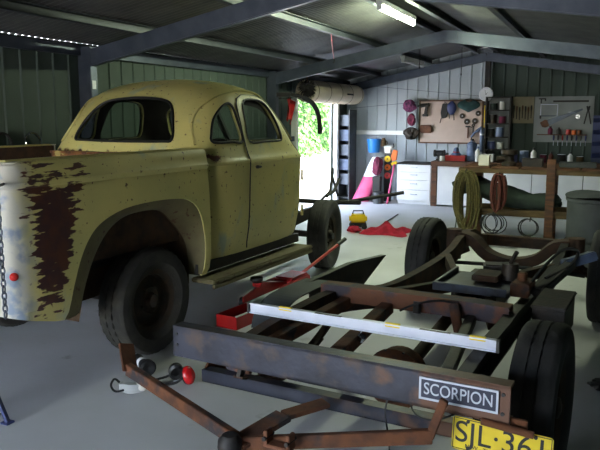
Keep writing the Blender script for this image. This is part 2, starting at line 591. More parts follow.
# back gable
b = MB()
b.b2((XL + 0.05, YB - 0.10, 1.27), (-3.36, YB - 0.013, 1.35))
wb = structure(b.build('wall_back', M['white_metal']))
x = XL
while x < XR - 0.01:
    x2 = min(x + RIB, XR)
    me = panel_mesh(zr(x) + 0.004, M['sheet_back' if x < XM - .1 else 'sheet_green'], zr(x + RIB) + 0.004)
    o = link('wall_panel', me, wb)
    o.location = (x, YB, 0)
    x += RIB
MB().b2((XM - 0.02, YB - 0.10, 0), (XM + 0.07, YB - 0.013, zr(XM) - 0.14)).build('column', M['dark_steel'], wb, bevel=0.006)
for sx, xa in ((-1, XL), (1, XR)):
    MB().bar((XM, YB - 0.075, zr(XM) - 0.18), (xa, YB - 0.075, zr(xa) - 0.18), 0.11, 0.15).build('end_rafter', M['steel'], wb, bevel=0.006)
MB().bar((XL + 0.1, YB - 0.03, 1.78), (-3.0, YB - 0.03, 1.92), 0.006, 0.006).bar((-4.2, YB - 0.03, 2.2), (XM, YB - 0.03, 1.98), 0.006, 0.006).build('cable_run', M['cable'], wb)

# front gable (behind the camera): left bay open to the drive, right bay shut by a roller door
FX0, FX1, FH = -4.62, -1.5, 2.16
b = MB()
b.b2((XL, YF - 0.1, 0), (FX0, YF, ZE)).b2((FX1, YF - 0.1, 0), (FX1 + 0.16, YF, ZE)).b2((XL, YF - 0.1, FH), (XR, YF, ZE)).b2((0.45, YF - 0.1, 0), (XR, YF, ZE))
b.prism([(XL, ZE), (XR, ZE), (XR, zr(XR)), (XM, zr(XM)), (XL, zr(XL))], lambda p, q, d: (p, d, q), YF - 0.05, YF)
wf = structure(b.build('wall_front', M['sheet_green']))
fd = structure(MB().grid(lambda s, t: Vector((FX1 + 0.14 + s * (0.47 - FX1 - 0.14), YF - 0.06 + 0.008 * math.sin(t * 160), t * (FH + 0.02))), 2, 120).build('door_2', M['cream'], smooth=True))

# ceiling: ridge cap as parent, roof sheets / purlins / rafters as children
ce = structure(MB().b2((XM - 0.08, YF - 0.1, zr(XM) + 0.015), (XM + 0.08, YB + 0.1, zr(XM) + 0.03)).build('ceiling', M['roof']))
def sheet_mesh(sgn, tint):
    L = (XM - XL) + 0.012
    ns = 80
    vs, fs = [], []
    for j in range(ns + 1):
        yy = 0.762 * j / ns
        for d in (0.0, L / 2, L):
            vs.append((sgn * d, yy, 0.011 + 0.011 * math.cos(2 * PI * yy / 0.0762) - (SL if sgn < 0 else SR) * d))
    for j in range(ns):
        for k in range(2):
            a = j * 3 + k
            fs.append((a, a + 1, a + 4, a + 3))
    return MB().add(vs, fs).mesh('roof_sheet', tint, smooth=True)
sm = {s: sheet_mesh(s, M['roof']) for s in (-1, 1)}
y = YF - 0.1
while y < YB + 0.1:
    for s_ in (-1, 1):
        o = link('roof_sheet', sm[s_], ce)
        o.location = (XM, y, zr(XM))
    y += 0.762
CP = [(-0.03, -0.04), (0.03, -0.04), (0.03, -0.034), (-0.022, -0.034), (-0.022, 0.034), (0.03, 0.034), (0.03, 0.04), (-0.03, 0.04)]
for xp in (-4.05, -3.06, -2.24, -1.88, -1.08, -0.10):
    MB().sweep([(xp, YF, zr(xp) - 0.042), (xp, YB - 0.02, zr(xp) - 0.042)], CP).build('purlin', M['purlin'], ce)
for yc in (1.35, 5.48, 9.6):
    for xa in (XL + 0.1, XR - 0.1):
        MB().bar((XM, yc, zr(XM) - 0.17), (xa, yc, zr(xa) - 0.17), 0.075, 0.16).build('rafter', M['steel'], ce, bevel=0.008)
    MB().prism([(XM - 0.16, zr(XM) - 0.235), (XM - 0.16, zr(XM) - 0.13), (XM, zr(XM) - 0.095), (XM + 0.16, zr(XM) - 0.13), (XM + 0.16, zr(XM) - 0.235)],
               lambda p, q, d: (p, d, q), yc - 0.048, yc + 0.048).build('apex_plate', M['steel'], ce)

# side roller door: jambs and rolled curtain
b = MB()
b.b2((XL - 0.05, DY1, 0), (XL + 0.10, DY1 + 0.10, DZ)).b2((XL - 0.05, DY0 - 0.08, 0), (XL + 0.10, DY0, DZ))
d1 = structure(b.build('door_1', M['white_metal'], bevel=0.005))
b = MB()
b.lathe([(0.02, 0), (0.15, 0), (0.175, 0.02)] + [(0.178 + 0.006 * (i % 2), 0.02 + 2.44 * i / 60) for i in range(61)] + [(0.175, 2.48), (0.15, 2.5), (0.02, 2.5)], 28,
        Matrix.Translation((XL + 0.27, DY0 - 0.12, 2.03)) @ Matrix.Rotation(-PI / 2, 4, 'X'))
dr = b.build('rolled_curtain', M['cream'], d1, smooth=True, ang=60)
b = MB()
for i in range(5):
    b.tube([Vector((XL + 0.27, DY0 - 0.12 + 0.06, 2.03)) + Vector((math.cos(a) * 0.188, i * 0.55 + 0.1, math.sin(a) * 0.188)) for a in [2 * PI * k / 28 for k in range(28)]], 0.004, 4, True)
b.build('curtain_band', M['dark_steel'], dr)
MB().b2((XL + 0.462, 11.9, 2.0), (XL + 0.48, 12.2, 2.03)).build('pull_handle', M['dark_steel'], d1)['label'] = 'small dark pull handle on the rolled curtain'

# ------------------------------------------------------------------ outside the side door: low wall and hedge
structure(MB().b2((-9.0, 9.0, -0.12), (-8.3, 30.0, 0.42)).build('trim_1', M['outside']))
b = MB()
hl = []
rnd = random.Random(3)
for i in range(15000):
    side = rnd.random()
    yy = 11.5 + rnd.random() * 17
    if side < 0.8:
        xx, zz = -8.40 + rnd.gauss(0, 0.08) + 0.12 * math.sin(yy * 2.3) * math.cos(yy * 0.9), 0.40 + rnd.random() * 3.1
        xx += 0.12 * math.sin(zz * 3 + yy)
    else:
        xx, zz = -9.3 + rnd.random() * 0.9, 3.4 + rnd.random() * 0.2
    s_ = 0.05 + rnd.random() * 0.05
    q = Euler((rnd.uniform(-0.9, 0.9), rnd.uniform(0.2, 1.7), rnd.uniform(-0.9, 0.9))).to_matrix()
    c = Vector((xx, yy, zz))
    pts = [c + q @ Vector(p) for p in ((-s_, 0, 0), (0, -s_ * .55, 0.012), (s_, 0, 0), (0, s_ * .55, 0.012))]
    b.add(pts, [(0, 1, 2, 3)])
hd = thing('hedge', 'tall green leafy hedge in sunlight beyond the side doorway', 'hedge', (0, 0, 0))
o = b.build('foliage', M['leaf'], hd)
o['kind'] = 'stuff'
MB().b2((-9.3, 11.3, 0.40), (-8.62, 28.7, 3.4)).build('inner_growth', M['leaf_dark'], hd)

# ------------------------------------------------------------------ lights in the roof
def tube_light(name, label, loc, L, lit):
    t = thing(name, label, 'light', loc)
    MB().b2((-0.035, 0, -0.005), (0.035, L, 0.05)).build('batten', M['white_metal'], t, bevel=0.006)
    MB().lathe([(0.008, 0.03), (0.024, 0.032), (0.024, L - 0.032), (0.008, L - 0.03)], 14, Matrix.Translation((0, 0, -0.032)) @ Matrix.Rotation(-PI / 2, 4, 'X')).build('tube', M['tube_lit' if lit else 'tube_off'], t, smooth=True)
    for yy in (0.015, L - 0.015):
        MB().box((0, yy, -0.03), (0.05, 0.03, 0.055)).build('end_cap', M['white_metal'], t, bevel=0.004)
    return t
tube_light('fluorescent_light', 'lit fluorescent tube light glowing under the roof ridge', (-2.16, 6.85, zr(-2.16) - 0.115), 1.35, True)
tube_light('fluorescent_light', 'unlit white fluorescent batten light near the back gable', (-3.06, 11.0, zr(-3.06) - 0.135), 1.3, False)


# ================================================================== wheels
def wheel_parts(parent, tm, rm, u, v, r=0.375, w=0.10, side=1, steer=0.0, rim_r=0.215):
    """tyre (part) with rim and hub (sub-parts); axis along the vehicle's u"""
    mx = Matrix.Translation((u, v, r)) @ Matrix.Rotation(steer, 4, 'Z') @ Matrix.Rotation(side * PI / 2, 4, 'Y')
    k = r / 0.375
    prof = [(rim_r - .01, -.062), (rim_r + .012, -.078), (.262 * k, -w * .96), (.312 * k, -w), (.345 * k, -w * .94), (.362 * k, -w * .82), (.369 * k, -w * .62), (.369 * k, -w * .3), (.363 * k, -w * .28), (.363 * k, -w * .2), (.370 * k, -w * .18)]
    prof = prof + [(a, -h) for a, h in prof[::-1]]
    n = 72
    b = MB()
    vs = []
    for i in range(n):
        for j, (a, h) in enumerate(prof):
            if a > .358 * k and (i + (j % 2)) % 2:
                a -= .010
            t = 2 * PI * i / n
            vs.append(mx @ Vector((a * math.cos(t), a * math.sin(t), h)))
    q = len(prof)
    b.add(vs, [(i * q + j, ((i + 1) % n) * q + j, ((i + 1) % n) * q + j + 1, i * q + j + 1) for i in range(n) for j in range(q - 1)])
    ty = b.build('wheel', tm, parent, smooth=True, ang=30)
    b = MB()
    b.lathe([(rim_r - .012, -.062), (rim_r - .03, -.05), (rim_r - .03, .05), (rim_r - .012, .062), (rim_r + .004, .072), (rim_r + .004, .066), (rim_r - .022, .040), (rim_r - .045, .004), (.125, .014), (.09, .034), (.055, .030), (.05, .03)], 32, mx, cap=False)
    b.build('rim', rm, ty, smooth=True, ang=30)
    b = MB()
    b.lathe([(.001, -.04), (.075, -.04), (.078, .02), (.05, .035), (.045, .075), (.02, .085), (.001, .085)], 20, mx, cap=False)
    for i in range(5):
        a = 2 * PI * i / 5
        p = mx @ Vector((math.cos(a) * .09, math.sin(a) * .09, .03))
        d = (mx.to_3x3() @ Vector((0, 0, .022)))
        b.cyl(p, p + d, .011, n=6)
    b.build('hub', rm, ty, smooth=True, ang=30)
    return ty

# ================================================================== the old utility truck
UA = R(-4)
UO = (-3.518, 3.854, 0)
ute = thing('pickup_truck', 'old faded cream coupe utility truck with rusty bed, missing its front guards', 'truck', UO, UA)

CZ = [.50, .75, 1.20, 1.28, 1.34, 1.45, 1.60, 1.75, 1.83, 1.89, 1.925, 1.94]
CW = [.79, .84, .86, .86, .835, .80, .755, .69, .62, .48, .27, .06]
CB = [.53, .53, .52, .52, .52, .56, .64, .76, .85, .97, 1.10, 1.28]
CF = [2.06, 2.10, 2.14, 2.14, 2.12, 2.06, 1.95, 1.82, 1.73, 1.60, 1.46, 1.34]
CN = [8, 8, 7, 7, 6.5, 5.5, 4.8, 4.2, 3.6, 3.0, 2.5, 2.2]
def cab_at(z, th, off=0.0):
    W, B, F_, n = (interp(z, CZ, t) for t in (CW, CB, CF, CN))
    c, D = (B + F_) / 2, (F_ - B) / 2
    cs, sn = math.cos(th), math.sin(th)
    u = math.copysign(abs(cs) ** (2 / n), cs) * (W + off)
    v = math.copysign(abs(sn) ** (2 / n), sn) * (D + off) + c
    if F_ - v < 0.5 * D:
        pass
    if 1.262 < z < 1.298:                       # belt moulding
        u *= 1.009
    return Vector((u, v, z))
def cab_u(v, z):
    W, B, F_, n = (interp(z, CZ, t) for t in (CW, CB, CF, CN))
    c, D = (B + F_) / 2, (F_ - B) / 2
    return W * max(0.0, 1 - abs((v - c) / D) ** n) ** (1 / n)
def cab_v(u, z, front):
    W, B, F_, n = (interp(z, CZ, t) for t in (CW, CB, CF, CN))
    c, D = (B + F_) / 2, (F_ - B) / 2
    d = D * max(0.0, 1 - abs(u / W) ** n) ** (1 / n)
    return c + d if front else c - d

ZR = [.50, .56, .66, .76, .9, 1.05, 1.18, 1.25, 1.262, 1.27, 1.28, 1.29, 1.30, 1.32, 1.36, 1.40, 1.45, 1.5, 1.55, 1.6, 1.65, 1.7, 1.75, 1.79, 1.83, 1.86, 1.885, 1.905, 1.92, 1.93, 1.937, 1.94]
NA = 112
# even arc spacing around the superellipse
def cab_ring(z):
    pts = [cab_at(z, 2 * PI * i / 1200) for i in range(1200)]
    L = [0]
    for i in range(1200):
        L.append(L[-1] + (pts[(i + 1) % 1200] - pts[i]).length)
    out, k = [], 0
    for i in range(NA):
        t = L[-1] * i / NA
        while L[k + 1] < t:
            k += 1
        f = (t - L[k]) / max(1e-9, L[k + 1] - L[k])
        out.append(pts[k % 1200].lerp(pts[(k + 1) % 1200], f))
    return out
vs = []
for z in ZR:
    vs += cab_ring(z)
fs = [(i * NA + j, i * NA + (j + 1) % NA, (i + 1) * NA + (j + 1) % NA, (i + 1) * NA + j) for i in range(len(ZR) - 1) for j in range(NA)]
fs.append(tuple((len(ZR) - 1) * NA + j for j in range(NA)))
cab_me = MB().add(vs, fs).mesh('cab', M['paint_cab'], smooth=True)

QW = smooth_poly([(.72, 1.435), (.735, 1.50), (.80, 1.60), (.90, 1.68), (1.00, 1.725), (1.055, 1.71), (1.062, 1.60), (1.062, 1.435), (.90, 1.432)], 4)
DW = smooth_poly([(1.155, 1.425), (1.165, 1.58), (1.20, 1.70), (1.27, 1.755), (1.40, 1.765), (1.56, 1.745), (1.645, 1.66), (1.69, 1.53), (1.69, 1.44), (1.63, 1.42), (1.40, 1.42)], 4)
RW = smooth_poly([(-.49, 1.455), (-.455, 1.58), (-.38, 1.70), (-.27, 1.755), (0, 1.775), (.27, 1.755), (.38, 1.70), (.455, 1.58), (.49, 1.455), (.40, 1.44), (0, 1.435), (-.40, 1.44)], 4)
WS = smooth_poly([(-.62, 1.42), (-.60, 1.55), (-.52, 1.68), (-.35, 1.735), (0, 1.75), (.35, 1.735), (.52, 1.68), (.60, 1.55), (.62, 1.42), (.4, 1.40), (0, 1.395), (-.4, 1.40)], 4)
p2 = lambda P: [(p.x, p.y) for p in P]
def cutter(P, ax, a, b_):
    f = (lambda p, q, d: (d, p, q)) if ax == 'u' else (lambda p, q, d: (p, d, q))
    return MB().prism(p2(P), f, a, b_).mesh('cut', M['seal'])
cuts = [cutter(QW, 'u', .45, 1.1), cutter(QW, 'u', -1.1, -.45), cutter(DW, 'u', .45, 1.1), cutter(DW, 'u', -1.1, -.45), cutter(RW, 'v', .3, 1.25), cutter(WS, 'v', 1.5, 2.4)]
cab_me.materials.append(M['cab_inner'])
cab = link('cab', boolean(cab_me, cuts, 0.03, -1, 1), ute)

def outline3(P, kind, sgn=1, off=0.004):
    out = []
    for p in P:
        if kind == 'side':
            out.append(Vector((sgn * (cab_u(p.x, p.y) + off), p.x, p.y)))
        elif kind == 'rear':
            out.append(Vector((p.x, cab_v(p.x, p.y, False) - off, p.y)))
        else:
            out.append(Vector((p.x, cab_v(p.x, p.y, True) + off, p.y)))
    return out
def pane(P3, m, parent, name, inset):
    c = sum(P3, Vector()) / len(P3)
    k = len(P3)
    vs, fs = [], []
    for f in (1.0, .66, .33):
        vs += [c.lerp(p, f) for p in P3]
    vs.append(c)
    for r_ in range(2):
        fs += [(r_ * k + i, r_ * k + (i + 1) % k, (r_ + 1) * k + (i + 1) % k, (r_ + 1) * k + i) for i in range(k)]
    fs += [(2 * k + i, 2 * k + (i + 1) % k, 3 * k) for i in range(k)]
    vs = [Vector(p) + Vector(inset) for p in vs]
    return MB().add(vs, fs).build(name, m, parent, smooth=True)
for kind, P, sgn, nm in (('side', QW, 1, 'quarter_window'), ('side', DW, 1, 'door_window'), ('side', QW, -1, 'quarter_window'), ('side', DW, -1, 'door_window'), ('rear', RW, 1, 'rear_window'), ('front', WS, 1, 'windscreen')):
    P3 = outline3(P, kind, sgn)
    ins = {'side': (-.016 * sgn, 0, 0), 'rear': (0, .016, 0), 'front': (0, -.016, 0)}[kind]
    s_ = MB().tube(P3, 0.011, 6, True).build(nm, M['seal'], ute, smooth=True)
    pane(outline3(P, kind, sgn, 0.0), M['glass'], s_, 'pane', ins)
# centre pillar of the windscreen and vent bar of the quarter window
MB().bar((0, cab_v(0, 1.40, True), 1.40), (0, cab_v(0, 1.74, True), 1.74), .035, .03, (0, 1, 0)).build('windscreen_pillar', M['seal'], ute)
MB().bar((.74, .80, 1.60), (.75, .93, 1.44), .008, .008, (1, 0, 0)).build('quarter_window_bar', M['seal'], ute)

# door: a real skin standing 4 mm proud with its own edge, window cut out, gutter above, handle
def door_patch(sgn):
    zs = [.57, .62, .75, .9, 1.05, 1.18, 1.25, 1.262, 1.28, 1.30, 1.34, 1.38, 1.42, 1.5, 1.58, 1.66, 1.72, 1.77, 1.80]
    v1 = lambda z: interp(z, [.57, .62, 1.30, 1.40, 1.60, 1.70, 1.77, 1.80], [1.94, 1.96, 1.95, 1.87, 1.79, 1.72, 1.62, 1.48])
    v0 = lambda z: interp(z, [.57, .62, 1.3, 1.6, 1.72, 1.77, 1.80], [1.10, 1.085, 1.085, 1.10, 1.13, 1.18, 1.27])
    n = 26
    vs, fs = [], []
    for z in zs:
        for i in range(n):
            v = v0(z) + (v1(z) - v0(z)) * i / (n - 1)
            mo = .009 * cab_u(v, z) if 1.26 < z < 1.30 else 0
            vs.append((sgn * (cab_u(v, z) + .009 + mo), v, z))
    for j in range(len(zs) - 1):
        for i in range(n - 1):
            fs.append((j * n + i, j * n + i + 1, (j + 1) * n + i + 1, (j + 1) * n + i))
    me = MB().add(vs, fs).mesh('door', M['paint_cab'], smooth=True)
    return boolean(me, [cutter(DW, 'u', .4 * sgn, 1.2 * sgn)], 0.012, -1 if sgn > 0 else -1), v0, v1, zs
for sgn in (1, -1):
    dm, v0, v1, zs = door_patch(sgn)
    door = link('door', dm, ute)
    g = [Vector((sgn * (cab_u(v0(z), z) + .006), v0(z) - .006, z)) for z in zs] + [Vector((sgn * (cab_u(v1(z), z) + .006), v1(z) + .006, z)) for z in zs[::-1]]
    MB().tube(g, 0.005, 5).build('door_gap', M['seal'], ute)
    if sgn > 0:
        b = MB()
        b.cyl((.85, 1.17, 1.225), (.885, 1.17, 1.225), .014, n=10)
        b.tube([(.885, 1.165, 1.225), (.888, 1.185, 1.225), (.885, 1.215, 1.223)], [.012, .011, .007], 8)
        b.build('door_handle', M['dark_steel'], door, smooth=True)
    gut = [Vector((sgn * (cab_u(v, z) + .012), v, z)) for v, z in ((.60, 1.42), (.66, 1.56), (.76, 1.68), (.90, 1.765), (1.05, 1.81), (1.25, 1.835), (1.45, 1.835), (1.62, 1.80), (1.74, 1.72), (1.82, 1.60), (1.90, 1.42))]
    MB().tube(smooth_poly(gut, 4, False), .010, 6).build('rain_gutter', M['paint_cab'], ute, smooth=True)
# chrome-less hinges
for z in (.78, 1.10):
    MB().cyl((.865, 1.965, z - .05), (.865, 1.965, z + .05), .012, n=8).build('door_hinge', M['paint'], ute)

# cab interior: seat, floor, steering wheel, firewall shadow side
MB().b2((-.68, .72, .80), (.68, .92, 1.36)).b2((-.68, .90, .72), (.68, 1.35, .92)).build('bench_seat', M['dark_steel'], ute, bevel=.03)
MB().b2((-.76, .58, .50), (.76, 2.0, .56)).build('cab_floor', M['rust_dark'], ute)
b = MB()
c = Vector((.36, 1.55, 1.30))
q = Matrix.Rotation(R(-38), 4, 'X')
b.tube([c + q @ Vector((math.cos(a) * .21, math.sin(a) * .21, 0)) for a in [2 * PI * i / 28 for i in range(28)]], .012, 6, True)
for a in (R(90), R(210), R(330)):
    b.cyl(c, c + q @ Vector((math.cos(a) * .21, math.sin(a) * .21, 0)), .008, n=6)
b.cyl(c, (.36, 1.98, .92), .018, n=8)
b.build('steering_wheel', M['black'], ute, smooth=True)

# bed: outer side skins with the flared wheel opening cut out
ARO = [(-.86, .40), (-.835, .60), (-.765, .80), (-.68, .93), (-.57, 1.01), (-.38, 1.065), (-.14, 1.082), (.12, 1.075), (.28, 1.045), (.39, .96), (.447, .78), (.455, .60), (.455, .40)]
ARI = [(-.66, .40), (-.60, .60), (-.50, .79), (-.37, .925), (-.20, .995), (.02, 1.0), (.14, .975), (.24, .90), (.34, .80), (.405, .70), (.43, .58), (.435, .50), (.435, .40)]
def bed_side(sgn):
    # profile over height: (z, inset); the top rail turns inwards
    zp = [(.47, .05), (.52, .02), (.60, .005), (.72, 0), (.86, 0), (1.0, .004), (1.10, .008), (1.20, .016), (1.255, .022), (1.268, .012), (1.285, .010), (1.30, .020), (1.34, .028), (1.372, .034), (1.388, .048), (1.392, .08), (1.392, .15), (1.36, .155)]
    plan = []
    for v in [.52, .46, .38, .28, .18, .08, -.05, -.2, -.35, -.5, -.65, -.8, -.92, -1.02]:
        plan.append((.862 - .012 * ((.2 - v) / 1.2) ** 2, v, 0.0))
    r_ = .13
    for i in range(1, 9):
        a = PI / 2 * i / 8
        plan.append((.848 - r_ + r_ * math.cos(a), -1.09 - r_ * math.sin(a), a))
    plan.append((.66, -1.222, PI / 2))
    vs, fs = [], []
    for u, v, a in plan:
        for z, d in zp:
            dd = d
            zz = z
            if a > 0:
                dd = d * (1 if d < .05 else 0.5)
            if z < .56:
                zz = z + max(0, (-v - .85)) * .28
            vs.append((sgn * (u - math.cos(a) * dd), v + math.sin(a) * min(dd, .05), zz))
    k = len(zp)
    for i in range(len(plan) - 1):
        for j in range(k - 1):
            fs.append((i * k + j, i * k + j + 1, (i + 1) * k + j + 1, (i + 1) * k + j))
    me = MB().add(vs, fs).mesh('bed_side', M['paint_bed'], smooth=True)
    cu = MB().prism(p2(smooth_poly([Vector((*p, 0)) for p in ARO], 5, False)) , lambda p, q, d: (d * sgn, p, q), .70, 1.0).mesh('cut', M['seal'])
    return boolean(me, [cu], 0.012, 0)
for sgn in (1, -1):
    bs = link('bed_side', bed_side(sgn), ute)
    po = smooth_poly([Vector((*p, 0)) for p in ARO], 5, False)
    pi_ = smooth_poly([Vector((*p, 0)) for p in ARI], 5, False)
    k = len(po)
    uo = lambda p: .858 - .012 * ((.2 - p.x) / 1.2) ** 2 - interp(p.y, [.4, .52, .6, .72, 1.0, 1.1], [.05, .02, .005, 0, .004, .008])
    b = MB()
    vs = []
    for t in (0, .25, .5, .75, 1):
        for i in range(k):
            p = po[i].lerp(pi_[i], t)
            uu = uo(po[i])
            vs.append((sgn * (uu * (1 - t) + .72 * t + .03 * math.sin(t * PI)), p.x, p.y))
    vs = [(p[0], p[1], max(p[2], .478)) for p in vs]
    b.add(vs, [(t * k + i, t * k + i + 1, (t + 1) * k + i + 1, (t + 1) * k + i) for t in range(4) for i in range(k - 1)])
    b.build('wheel_arch_flange', M['shaded_cream'], bs, smooth=True)
    # wheel well: inner liner
    b = MB()
    vs = []
    for d in (.72, .38):
        vs += [(sgn * d, p.x, p.y) for p in pi_]
    fs = [(i, i + 1, k + i + 1, k + i) for i in range(k - 1)]
    fs.append(tuple(k + i for i in range(k)))
    b.add(vs, fs).build('wheel_well', M['well'], bs, smooth=True)
    # bare top rail capping
    MB().b2((sgn * .70, -1.16, 1.392), (sgn * .775, .50, 1.402)).build('bed_rail', M['paint_cab'], ute, bevel=.004)
    MB().b2((sgn * .69, -1.2, .78), (sgn * .705, .52, 1.39)).build('bed_liner', M['rust_dark'], ute)
    # sill and running board
    MB().b2((sgn * .60, .44, .47), (sgn * .80, 2.02, .55)).build('sill', M['dark_steel'], ute)
    rb = MB().b2((sgn * .72, .46, .405), (sgn * .93, 2.06, .44)).b2((sgn * .905, .46, .37), (sgn * .93, 2.06, .41)).build('running_board', M['shaded_cream'], ute, bevel=.008)
MB().b2((-.69, -1.2, .74), (.69, .52, .79)).build('bed_floor', M['rust_dark'], ute)
MB().b2((-.70, .49, .78), (.70, .525, 1.335)).b2((-.74, .475, 1.33), (.74, .53, 1.35)).build('bed_headboard', M['rail_rust'], ute)
MB().b2((-.66, -1.235, .60), (.66, -1.19, .76)).build('tail_sill', M['rust_dark'], ute, bevel=.01)
rf = MB().lathe([(.001, .022), (.014, .018), (.021, .006), (.023, 0), (.001, 0)], 16, Matrix.Translation((.812, -1.18, .80)) @ Matrix.Rotation(R(-42), 4, 'Z') @ Matrix.Rotation(R(90), 4, 'Y') @ Matrix.Translation((0, 0, .012)), cap=False).build('tail_reflector', M['reflector'], ute, smooth=True)
# cowl/firewall face and front frame rails where the guards and nose are missing
for sgn in (1, -1):
    MB().sweep([(sgn * .40, -1.15, .62), (sgn * .40, -.4, .66), (sgn * .40, .1, .68), (sgn * .40, .6, .56), (sgn * .40, 2.2, .52), (sgn * .38, 3.0, .58), (sgn * .36, 3.75, .58)],
               [(-.025, -.06), (.025, -.06), (.025, .06), (-.025, .06)]).build('frame_rail', M['dark_steel'], ute)
MB().b2((-.55, 2.05, .55), (.55, 2.45, .95)).build('engine_block', M['grease'], ute, bevel=.03)
MB().cyl((-.7, 3.0, .36), (.7, 3.0, .36), .035).build('front_axle', M['dark_steel'], ute)
b = MB()
b.tube([(-.62, 3.55, .62), (-.2, 3.72, .62), (.3, 3.74, .62), (.75, 3.60, .66)], .028, 8)
b.tube([(.36, 3.2, .62), (.42, 3.5, .78), (.40, 3.62, .98), (.35, 3.72, 1.02), (.30, 3.82, .92), (.34, 3.9, .68)], .016, 6)
b.tube([(.60, 3.05, .78), (.52, 3.4, .80), (.42, 3.75, .90)], .018, 6)
b.tube([(.30, 3.60, .60), (.95, 3.85, .72), (1.15, 3.95, .76)], .022, 6)
b.build('front_linkage', M['black'], ute, smooth=True)
wheel_parts(ute, M['tyre'], M['rim'], .68, 0.0, .378, .112)
wheel_parts(ute, M['tyre'], M['rim'], -.68, 0.0, .378, .112, -1)
wheel_parts(ute, M['tyre_dark'], M['rim'], .60, 3.0, .378, .105, 1, R(10))
wheel_parts(ute, M['tyre_dark'], M['rim'], -.60, 3.0, .378, .105, -1, R(10))
MB().cyl((-.6, 0, .375), (.6, 0, .375), .05).build('rear_axle', M['dark_steel'], ute)

# ================================================================== the bare vehicle chassis in front
KA = R(-5)
KO = (-.912, 3.123, 0)
ch = thing('vehicle_chassis', 'bare rusty rolling chassis with wheels and a yellow number plate, nearest the camera', 'chassis', KO, KA)
RC = lambda s: [(-.03 * s, 0), (.03 * s, 0), (.03 * s, -.010), (-.02 * s, -.010), (-.02 * s, -.125), (.03 * s, -.125), (.03 * s, -.135), (-.03 * s, -.135)]
RP = [(.50, -.55, .625), (.50, -.35, .642), (.50, -.15, .650), (.50, .05, .655), (.50, .25, .655), (.49, .45, .648), (.46, .75, .60), (.43, 1.05, .55), (.42, 1.5, .53), (.42, 2.1, .53), (.42, 2.45, .555), (.42, 2.7, .61), (.42, 2.95, .635), (.42, 3.15, .61), (.42, 3.4, .53), (.42, 3.65, .50)]
for sgn in (-1, 1):
    path = smooth_poly([(u * sgn, v, z) for u, v, z in RP], 3, False)
    MB().sweep(path, RC(sgn)).build('side_rail', M['rust_dark' if sgn < 0 else 'dark_steel'], ch)
# rear bumper beam: deep blue-black channel
b = MB()
BV = -.555
b.b2((-.87, BV, .50), (.70, BV + .012, .648)).b2((-.87, BV, .638), (.70, BV + .07, .65)).b2((-.87, BV, .50), (.70, BV + .07, .511)).b2((-.87, BV, .50), (-.862, BV + .075, .65))
bm_ = b.build('rear_beam', M['blue_steel'], ch)
for x, z in ((-.845, .612), (-.845, .56), (.675, .615), (.675, .54)):
    MB().cyl((x, BV - .006, z), (x, BV - .001, z), .008, n=6).build('bolt', M['ink'], bm_)
# badge
t = MB().b2((.36, BV - .009, .545), (.655, BV - .004, .625)).build('badge', M['badge'], ch)
b = MB()
b.b2((.355, BV - .012, .622), (.660, BV - .004, .630)).b2((.355, BV - .012, .540), (.660, BV - .004, .548)).b2((.355, BV - .012, .546), (.363, BV - .004, .624)).b2((.652, BV - .012, .546), (.660, BV - .004, .624))
b.build('badge_border', M['badge_letter'], t)
text('badge_lettering', 'SCORPION', .068, M['badge_letter'], t, (.5075, BV - .010, .584), (PI / 2, 0, 0), .002, .80)
# lower step bar with its return bracket
b = MB()
LV = -.43
b.b2((-.80, LV, .34), (.60, LV + .01, .40)).b2((-.80, LV, .392), (.60, LV + .06, .402)).b2((-.80, LV, .34), (.60, LV + .05, .348))
b.build('step_bar', M['blue_steel'], ch)
MB().prism([(LV + .01, .342), (LV + .01, .392), (LV + .10, .47), (LV + .20, .50), (LV + .20, .342)], lambda p, q, d: (d, p, q), -.80, -.79).build('step_bracket', M['rust'], ch)
MB().b2((-.80, LV + .008, .340), (-.66, LV + .20, .348)).build('step_gusset', M['rust'], ch)
MB().box((-.62, LV + .06, .42), (.13, .03, .035), (0, .1, .1)).build('bolt_strip', M['rust_blue'], ch, bevel=.004)
# middle crossmember
MB().sweep([(-.56, .43, .685), (-.3, .43, .69), (.3, .43, .69), (.49, .43, .685)], [(-.05, 0), (.05, 0), (.05, -.09), (.042, -.09), (.042, -.01), (-.042, -.01), (-.042, -.09), (-.05, -.09)]).build('crossmember', M['rust_blue'], ch)
MB().cyl((.02, .37, .66), (.02, .36, .60), .022, n=12).build('rubber_buffer', M['dark_steel'], ch)
b = MB().cyl((.22, .36, .67), (.27, .28, .55), .03, .024, n=12)
b.build('shock_absorber', M['rust'], ch, smooth=True)
# diagonal and longitudinal braces between the beam and the crossmember
MB().bar((-.10, -.50, .56), (-.16, .40, .60), .07, .06).build('brace', M['rust'], ch, bevel=.004)
MB().bar((.42, -.52, .56), (.30, .40, .60), .05, .05).build('brace', M['dark_steel'], ch, bevel=.004)
MB().bar((-.46, -.50, .56), (-.40, .42, .60), .06, .06).build('brace', M['rust'], ch, bevel=.004)
for sgn in (-1, 1):
    MB().bar((sgn * .40, .45, .58), (sgn * .08, 1.5, .50), .05, .08).build('cross_brace', M['rust_dark'], ch)
    MB().bar((sgn * .08, 1.5, .50), (sgn * .40, 2.3, .50), .05, .08).build('cross_brace', M['rust_dark'], ch)
